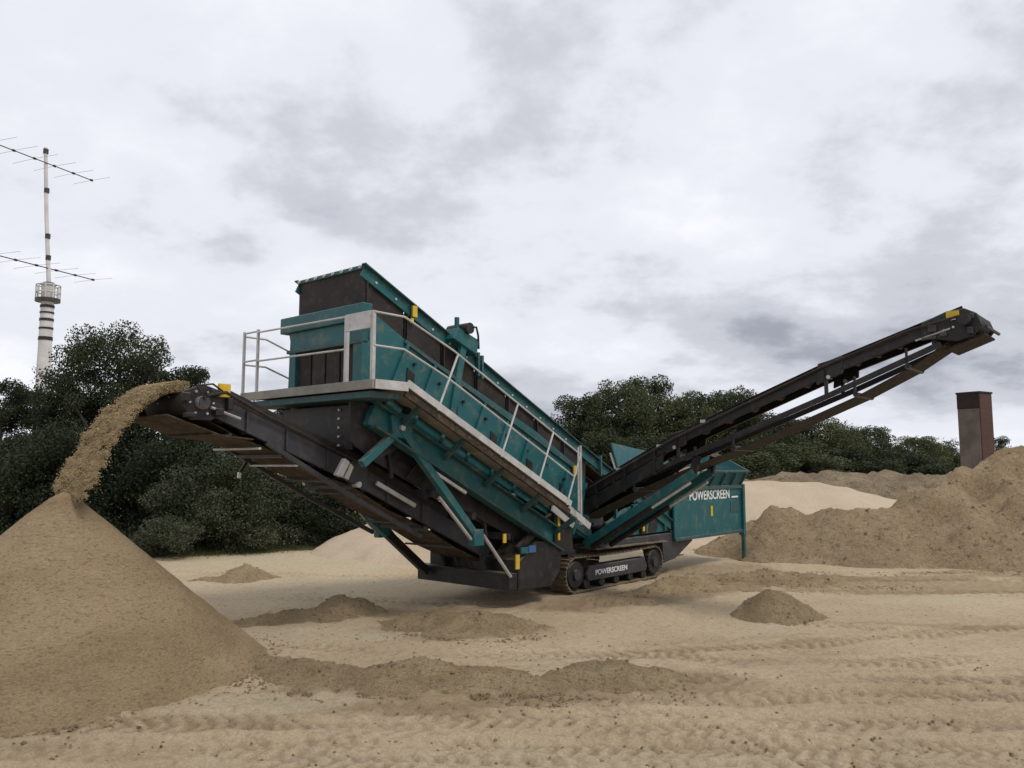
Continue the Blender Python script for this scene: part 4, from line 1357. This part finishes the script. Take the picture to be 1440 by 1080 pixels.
# loose clods strewn over the churned ground
def clods():
    rng = np.random.default_rng(9)
    cube = np.array([(-1, -1, -.6), (1, -1, -.5), (1.1, 1, -.6), (-1, .9, -.5), (-.6, -.7, .6), (.7, -.5, .7), (.5, .7, .6), (-.7, .6, .5)])
    fs = np.array([(3, 2, 1, 0), (4, 5, 6, 7), (0, 1, 5, 4), (1, 2, 6, 5), (2, 3, 7, 6), (3, 0, 4, 7)])
    pts = []
    for _ in range(1800):
        y = 6.2 + 16 * rng.random() ** 1.5
        x = rng.uniform(-0.72, 0.78) * y * 0.95
        pts.append((x, y, rng.uniform(0.005, 0.015)))
    for pl, w_, n in ((WIN1, 0.5, 900), (WIN2, 0.45, 600), ([(-1.7, 13.0), (0.2, 12.9)], 0.4, 500), ([(2.0, 16.2), (4.6, 18.6)], 0.5, 600),
                      ([(4.2, 18.2), (8.6, 17.9)], 0.4, 400), ([(6.2, 20.3), (17, 20.0)], 0.5, 700)):
        for _ in range(n):
            i = rng.integers(len(pl) - 1)
            t = rng.random()
            x = pl[i][0] * (1 - t) + pl[i + 1][0] * t + rng.normal() * w_ * 0.7
            y = pl[i][1] * (1 - t) + pl[i + 1][1] * t - abs(rng.normal()) * w_ * 0.8
            pts.append((x, y, rng.uniform(0.006, 0.020)))
    for _ in range(900):
        an = rng.uniform(0, 6.28)
        rr = 2.72 + 0.22 * abs(rng.normal())
        pts.append((APEX[0] + rr * math.cos(an), APEX[1] + rr * math.sin(an), 0.006 + 0.016 * rng.random() ** 2))
    A = np.array(pts)
    d = np.hypot(A[:, 0] - APEX[0], A[:, 1] - APEX[1])
    A = A[d > 2.70]
    h, _ = tracks(A[:, 0], A[:, 1])
    z = gbase(A[:, 0], A[:, 1]) + h * 0.5
    for mat, X, Y, Z, st in SURF:      # lumps lying on the churned heaps
        n = int(min(2600, len(X) * st * st * (110 if mat == 'soil' else 12)))
        k = rng.integers(len(X), size=n)
        r_ = 0.005 + 0.018 * rng.random(n) ** 2.5 if mat == 'soil' else 0.015 + 0.035 * rng.random(n) ** 2.5
        A = np.concatenate([A, np.stack([X[k] + rng.normal(size=n) * st * 0.4, Y[k] + rng.normal(size=n) * st * 0.4, r_], -1)])
        z = np.concatenate([z, Z[k] + r_ * 0.2])
    n = len(A)
    ang = rng.uniform(0, 6.28, n)
    c, s = np.cos(ang), np.sin(ang)
    base = cube[None] * rng.uniform(0.7, 1.3, (n, 1, 3)) * A[:, 2][:, None, None]
    V = np.empty_like(base)
    V[..., 0] = base[..., 0] * c[:, None] - base[..., 1] * s[:, None] + A[:, 0][:, None]
    V[..., 1] = base[..., 0] * s[:, None] + base[..., 1] * c[:, None] + A[:, 1][:, None]
    V[..., 2] = base[..., 2] + z[:, None]
    F_ = (fs[None] + (np.arange(n) * 8)[:, None, None]).reshape(-1, 4)
    me = bpy.data.meshes.new('sand_clods')
    me.from_pydata(V.reshape(-1, 3).tolist(), [], F_.tolist())
    me.materials.append(M['soil'])
    o = link_mesh('sand_clods', me)
    tag(o, 'loose brown clods scattered over the sand', 'clods', kind='stuff')


clods()

# ------------------------------------------------------------------ brick pillar
pil = empty('brick_pillar', (19.62, 34.0, 0.0), R(-58))
tag(pil, 'old square brick pillar standing behind the big right stockpile', 'pillar')
MB().box(-0.48, 0.48, -0.48, 0.48, 0.0, 5.62).build('shaft', 'brick', pil, 0.02)
MB().box(-0.51, 0.51, -0.51, 0.51, 5.62, 5.70).build('cap', 'darkbrick', pil, 0.01)
MB().box(-0.44, 0.44, -0.52, -0.482, 0.0, 4.98).build('rendered_face', 'mortar', pil, 0.01)
MB().box(-0.475, 0.475, -0.505, -0.482, 5.0, 5.62).build('dark_band', 'darkbrick', pil, 0.01)

# ------------------------------------------------------------------ antenna mast
ms = empty('antenna_mast', (-29.35, 50.0, 0.0))
tag(ms, 'white tower with gallery and thin pole carrying two yagi aerials', 'antenna mast')
MB().tube([(0, 0, 0), (0, 0, 12.95)], [0.46, 0.37], 20).build('tower_shaft', 'mast', ms, 0, True)
for z, h in ((12.6, 0.16), (12.2, 0.10), (11.75, 0.16), (11.2, 0.12), (10.55, 0.22)):
    MB().tube([(0, 0, z - h / 2), (0, 0, z + h / 2)], 0.415, 20).build('dark_band', 'black', ms)
MB().tube([(0, 0, 12.90), (0, 0, 13.1)], 0.72, 20).build('gallery_floor', 'grey', ms)
MB().tube([(0, 0, 13.1), (0, 0, 14.0)], 0.40, 16).build('gallery_drum', 'mast', ms, 0, True)
MB().tube([(0, 0, 14.0), (0, 0, 14.15)], [0.5, 0.3], 16).build('drum_roof', 'grey', ms)
for k in range(10):
    a_ = k * math.pi / 5
    rod('gallery_post', ms, 'mast', [(0.68 * math.cos(a_), 0.68 * math.sin(a_), 13.1), (0.68 * math.cos(a_), 0.68 * math.sin(a_), 13.95)], 0.035, 6)
for z in (13.5, 13.95):
    rod('gallery_rail', ms, 'mast', [(0.68 * math.cos(t), 0.68 * math.sin(t), z) for t in np.linspace(0, 2 * math.pi, 25)], 0.04, 6)
MB().tube([(0, 0, 14.1), (-0.4, 0, 18.5), (-0.72, 0, 23.0)], [0.13, 0.12, 0.11], 10).build('pole', 'mast', ms, 0, True)
for z in (15.6, 17.0, 20.0, 22.6):
    rod('pole_clamp', ms, 'grey', [(-0.72 * (z - 14) / 9, 0, z), (-0.72 * (z - 14) / 9, 0, z + 0.3)], 0.16, 10)
for zc_, xo, dd in ((21.95, -0.6, (2.5, 6.2)), (15.05, -0.08, (2.5, 6.6))):
    u = Vector((dd[0], dd[1], 0)).normalized()
    w_ = Vector((u.y, -u.x, 0))
    c = Vector((xo, -0.2, zc_))
    Lh = 3.5
    ya = MB().tube([c - u * Lh, c + u * Lh], 0.034, 8).build('aerial_boom', 'grey', ms)
    for k in np.linspace(-1, 1, 6):
        ln = 2.2 - 0.25 * (k + 1)
        p = c + u * (Lh * k)
        rod('element', ya, 'grey', [p - w_ * ln + Vector((0, 0, -0.04)), p, p + w_ * ln + Vector((0, 0, -0.04))], 0.009, 5)
        rod('clamp', ya, 'black', [p - u * 0.08, p + u * 0.08], 0.075, 6)

# ------------------------------------------------------------------ trees


def leaf_cloud(rng, centres, radii, per, size, squash=0.8):
    """leaf quads in clumps; returns verts, faces"""
    C_, S_ = [], []
    for (c, r_) in zip(centres, radii):
        n = int(per * (r_ / radii.mean()) ** 2)
        d = rng.normal(size=(n, 3))
        d /= np.linalg.norm(d, axis=1)[:, None]
        rad = r_ * (0.35 + 0.75 * rng.random(n) ** 0.6)
        p = c + d * rad[:, None] * np.array([1, 1, squash])
        C_.append(p)
    P = np.concatenate(C_)
    n = len(P)
    s = size * rng.uniform(0.6, 1.35, n)
    a = rng.normal(size=(n, 3))
    a /= np.linalg.norm(a, axis=1)[:, None]
    b = np.cross(a, rng.normal(size=(n, 3)))
    b /= np.linalg.norm(b, axis=1)[:, None]
    a, b = a * s[:, None], b * (s * 0.62)[:, None]
    nrm = np.cross(a, b) / s[:, None]
    V = np.stack([P - a, P + b + nrm * .12, P + a, P - b + nrm * .12], 1).reshape(-1, 3)
    F_ = np.arange(n * 4).reshape(-1, 4)
    return V, F_


def np_mesh(name, V, F_, mat):
    me = bpy.data.meshes.new(name)
    V = np.asarray(V, np.float32)
    F_ = np.asarray(F_, np.int32)
    me.vertices.add(len(V))
    me.vertices.foreach_set('co', V.ravel())
    me.loops.add(F_.size)
    me.loops.foreach_set('vertex_index', F_.ravel())
    me.polygons.add(len(F_))
    me.polygons.foreach_set('loop_start', np.arange(0, F_.size, F_.shape[1], dtype=np.int32))
    me.polygons.foreach_set('loop_total', np.full(len(F_), F_.shape[1], np.int32))
    me.update(calc_edges=True)
    me.materials.append(M[mat])
    return me


def tree_meshes(seed, h, rx, crown0, mat, n_clump, per, leaf, shape='round'):
    """unit tree of height h, crown radius rx starting at crown0*h -> (trunk mesh, crown mesh)"""
    rng = np.random.default_rng(seed)
    cz0, cz1 = crown0 * h, h
    cen, rad = [], []
    tries = 0
    while len(cen) < n_clump and tries < 9000:
        tries += 1
        q = rng.uniform(-1, 1, 3)
        rr = math.hypot(q[0], q[1])
        zt = (q[2] + 1) / 2
        if shape == 'round':
            lim = math.sqrt(max(0, 1 - (zt * 1.7 - 0.75) ** 2)) if zt * 1.7 - 0.75 > 0 else 0.72 + 0.28 * min(1, zt * 2.2)
        elif shape == 'bush':
            lim = math.sqrt(max(0, 1 - zt ** 2.4))
        else:
            lim = 1 - 0.75 * zt ** 1.6
        ang = math.atan2(q[1], q[0])
        lim *= 0.82 + 0.22 * math.sin(3 * ang + seed) + 0.10 * math.sin(5 * ang + 2 * seed + 4 * zt)
        if rr > lim or rr < lim * 0.35 * rng.random():
            continue
        r_ = rx * rng.uniform(0.16, 0.30)
        cen.append((q[0] * rx * 0.92, q[1] * rx * 0.92, cz0 + r_ * 0.5 + (cz1 - cz0 - r_) * zt))
        rad.append(r_)
    cen, rad = np.array(cen), np.array(rad)
    V, F_ = leaf_cloud(rng, cen, rad, per, leaf)
    # stray sprigs that break up the outline
    k = rng.integers(len(cen), size=n_clump * 2)
    d = rng.normal(size=(len(k), 3))
    d /= np.linalg.norm(d, axis=1)[:, None]
    d[:, 2] = np.abs(d[:, 2]) * 0.9
    sc_ = cen[k] + d * rad[k][:, None] * rng.uniform(0.9, 1.5, (len(k), 1))
    V2, F2 = leaf_cloud(rng, sc_, np.full(len(k), rx * 0.055), 9, leaf * 0.9, 1.0)
    crown = np_mesh('crown', np.concatenate([V, V2]), np.concatenate([F_, F2 + len(V)]), mat)
    tb = MB()
    lean = rng.normal(size=2) * 0.04 * h
    r0 = 0.028 * h + 0.03
    tp = [(0, 0, -0.1), (lean[0] * .3, lean[1] * .3, cz0 * .5 + .1), (lean[0], lean[1], cz0 + 0.2 * (h - cz0)), (lean[0] * 1.4, lean[1] * 1.4, cz0 + 0.75 * (h - cz0))]
    tb.tube(tp, [r0, r0 * .8, r0 * .6, r0 * .2], 8)
    for j in rng.choice(len(cen), size=min(9, len(cen)), replace=False):
        a_ = Vector(tp[1]).lerp(Vector(tp[2]), rng.uniform(0.2, 1.0))
        b_ = Vector(cen[j])
        m_ = a_.lerp(b_, 0.5) + Vector((0, 0, 0.06 * h))
        tb.tube([a_, m_, b_], [r0 * .42, r0 * .28, r0 * .08], 6)
    return tb.mesh('trunk', 'bark', 0, True), crown


LIB = {}


def plant(kind, px, d, top_y, label, cat='tree', name=None, group=None, rx=None, rot=None):
    """stand a plant at depth d in the direction of photo column px, scaled to its measured height"""
    tm, cm, h0, r0 = LIB[kind]
    X_ = (px - 720) / 1136.0 * d
    h = CAM_H + (655 - top_y) / 1136.0 * d
    s = h / h0
    sr = s if rx is None else rx / r0
    root = empty(name or ('tree' if cat == 'tree' else 'bush'), (X_, d, 0), 0)
    tag(root, label, cat, group)
    rz = random.uniform(0, 6.28) if rot is None else rot
    for nm, me in (('trunk', tm), ('crown', cm)):
        link_mesh(nm, me, root, (0, 0, 0), (0, 0, rz), (sr, sr, s))
    return root


def lib(kind, seed, h, rx, c0, mat, n, per, leaf, shape):
    LIB[kind] = (*tree_meshes(seed, h, rx, c0, mat, n, per, leaf, shape), h, rx)


lib('oak', 11, 7.6, 2.3, 0.22, 'leaf_dark', 95, 560, 0.042, 'round')
lib('oak2', 12, 6.4, 1.7, 0.18, 'leaf_dark', 64, 540, 0.042, 'round')
lib('bush', 13, 4.0, 2.2, 0.0, 'leaf_mid', 80, 540, 0.038, 'bush')
lib('bush2', 14, 3.4, 2.0, 0.0, 'leaf_olive', 76, 540, 0.034, 'bush')
lib('far1', 15, 9.5, 3.6, 0.08, 'leaf_far', 110, 330, 0.085, 'round')
lib('far2', 16, 9.0, 3.2, 0.05, 'leaf_far', 100, 330, 0.085, 'round')
lib('far3', 17, 7.5, 3.4, 0.02, 'leaf_far', 90, 330, 0.085, 'bush')

LG = 'trees and bushes behind the tall sand cone'
plant('oak', 158, 27.0, 448, 'tallest dark tree left of the machine, right of the antenna mast', group=LG, rx=2.25, rot=0.7)
plant('oak2', 92, 27.6, 508, 'dark tree leaning out in front of the antenna mast foot', group=LG, rx=1.5)
plant('oak2', 222, 26.4, 512, 'low dark tree on the right shoulder of the tallest tree', group=LG, rx=1.6)
plant('oak2', 278, 27.0, 506, 'small dark tree just above the head of the tail conveyor', group=LG, rx=1.15)
plant('oak2', 2, 28.5, 528, 'dark tree cut by the left edge of the picture', group=LG, rx=1.3)
plant('oak2', 42, 29.5, 541, 'low dark treetop between the left edge and the antenna mast', group=LG, rx=1.4)
plant('oak2', 330, 29.5, 556, 'low tree behind the tail conveyor below the rear handrail', group=LG, rx=1.8)
plant('oak2', 405, 30.5, 566, 'tree hidden mostly behind the rear walkway landing', group=LG, rx=2.0)
plant('bush', 20, 24.6, 590, 'dark bush at the left edge behind the sand cone', 'bush', group=LG, rx=2.4)
plant('bush', 120, 25.2, 570, 'dark bush behind the falling sand, under the tallest tree', 'bush', group=LG, rx=2.5)
plant('bush', 215, 25.0, 585, 'dark bush right behind the falling sand stream', 'bush', group=LG, rx=2.3)
plant('bush2', 262, 24.2, 655, 'grey green speckled bush beside the slope of the sand cone', 'bush', group=LG, rx=1.9)
plant('bush', 320, 25.6, 612, 'dark bush under the outer half of the tail conveyor', 'bush', group=LG, rx=2.3)
plant('bush2', 372, 25.8, 668, 'olive bush under the hinge of the tail conveyor', 'bush', group=LG, rx=1.9)
plant('bush', 425, 27.2, 628, 'dark bush behind the lower half of the tail conveyor', 'bush', group=LG, rx=2.4)
plant('bush', 492, 28.5, 660, 'dark bush next to the pale sand heap', 'bush', group=LG, rx=2.3)
plant('bush', 560, 31.0, 655, 'bush behind the machine chassis and pale heap', 'bush', group=LG, rx=2.6)
plant('bush', 640, 33.0, 640, 'bush seen dimly through the machine frame', 'bush', group=LG, rx=2.8)

FG = 'far row of trees behind the feed hopper'
far_list = [
    ('far2', 818, 60, 552, 3.0, 'leftmost tree of the far row, beside the sloping screen'),
    ('far1', 872, 62, 528, 3.4, 'tall far tree with rounded top right of the screen'),
    ('far2', 912, 64, 525, 3.0, 'highest far tree, centre of the far row'),
    ('far1', 958, 62, 545, 3.2, 'far tree above the middle of the side conveyor foot'),
    ('far2', 1000, 63, 548, 2.7, 'far tree left of the paired crowns above the side conveyor'),
    ('far1', 1038, 64, 538, 2.8, 'far tree whose top just clears the side conveyor'),
    ('far3', 1078, 66, 570, 3.4, 'far tree crossed by the side conveyor'),
    ('far2', 1118, 68, 585, 3.2, 'far tree under the hinge of the side conveyor'),
    ('far1', 1158, 70, 583, 3.3, 'far tree right of the side conveyor hinge'),
    ('far3', 1190, 72, 590, 3.0, 'far tree with pointed top left of the dip in the tree line'),
    ('far2', 1226, 76, 598, 3.0, 'low far tree midway between conveyor and brick pillar'),
    ('far3', 1258, 80, 617, 3.2, 'lowest far tree in the dip of the tree line'),
    ('far2', 1295, 84, 612, 3.3, 'low far tree second left of the brick pillar'),
    ('far3', 1330, 86, 614, 3.4, 'low far tree touching the left side of the brick pillar'),
    ('far2', 1402, 88, 612, 2.0, 'small far tree just right of the brick pillar'),
    ('far3', 1440, 120, 628, 5.0, 'distant low trees at the right edge above the stockpile'),
    ('far3', 850, 57, 600, 4.2, 'low front tree at the foot of the leftmost far trees'),
    ('far3', 935, 58, 606, 4.2, 'low front tree below the highest far tree'),
    ('far3', 1060, 58, 610, 4.0, 'low front tree right behind the hopper end'),
    ('far3', 1130, 62, 615, 4.2, 'low front tree above the pale stockpile'),
    ('far3', 1200, 66, 622, 4.0, 'low front tree above the rubble bank'),
    ('far3', 1280, 74, 632, 4.5, 'low front tree left of the brick pillar foot'),
    ('far3', 760, 62, 610, 4.0, 'far tree mostly hidden behind the sloping feed conveyor'),
]
for kd, px, d, ty, rx, lab in far_list:
    plant(kd, px, d, ty, lab, group=FG, rx=rx)


# rough grass along the foot of the bushes
def grass():
    rng = np.random.default_rng(4)
    line = [(-20, 22.0), (-9.9, 23.4), (-7.6, 24.6), (-4.8, 26.0), (-2, 27.5)]
    n = 26000
    i = rng.integers(len(line) - 1, size=n)
    t = rng.random(n)
    la = np.array(line)
    x = la[i, 0] * (1 - t) + la[i + 1, 0] * t
    y = la[i, 1] * (1 - t) + la[i + 1, 1] * t + rng.normal(size=n) * 0.45 + 0.45
    x += rng.normal(size=n) * 0.3
    h = rng.uniform(0.05, 0.26, n) * np.clip(0.5 + 0.9 * (y - np.interp(x, la[:, 0], la[:, 1])), 0.3, 1.8)
    z = gbase(x, y)
    a = rng.uniform(0, 6.28, n)
    w = 0.012
    lx, ly = rng.normal(size=n) * 0.08, rng.normal(size=n) * 0.08
    V = np.stack([np.stack([x - np.cos(a) * w, y - np.sin(a) * w, z], -1), np.stack([x + np.cos(a) * w, y + np.sin(a) * w, z], -1),
                  np.stack([x + lx, y + ly, z + h], -1)], 1).reshape(-1, 3)
    o = link_mesh('grass', np_mesh('grass', V, np.arange(n * 3).reshape(-1, 3), 'grass'))
    tag(o, 'rough green grass at the foot of the bushes', 'grass', kind='stuff')


grass()
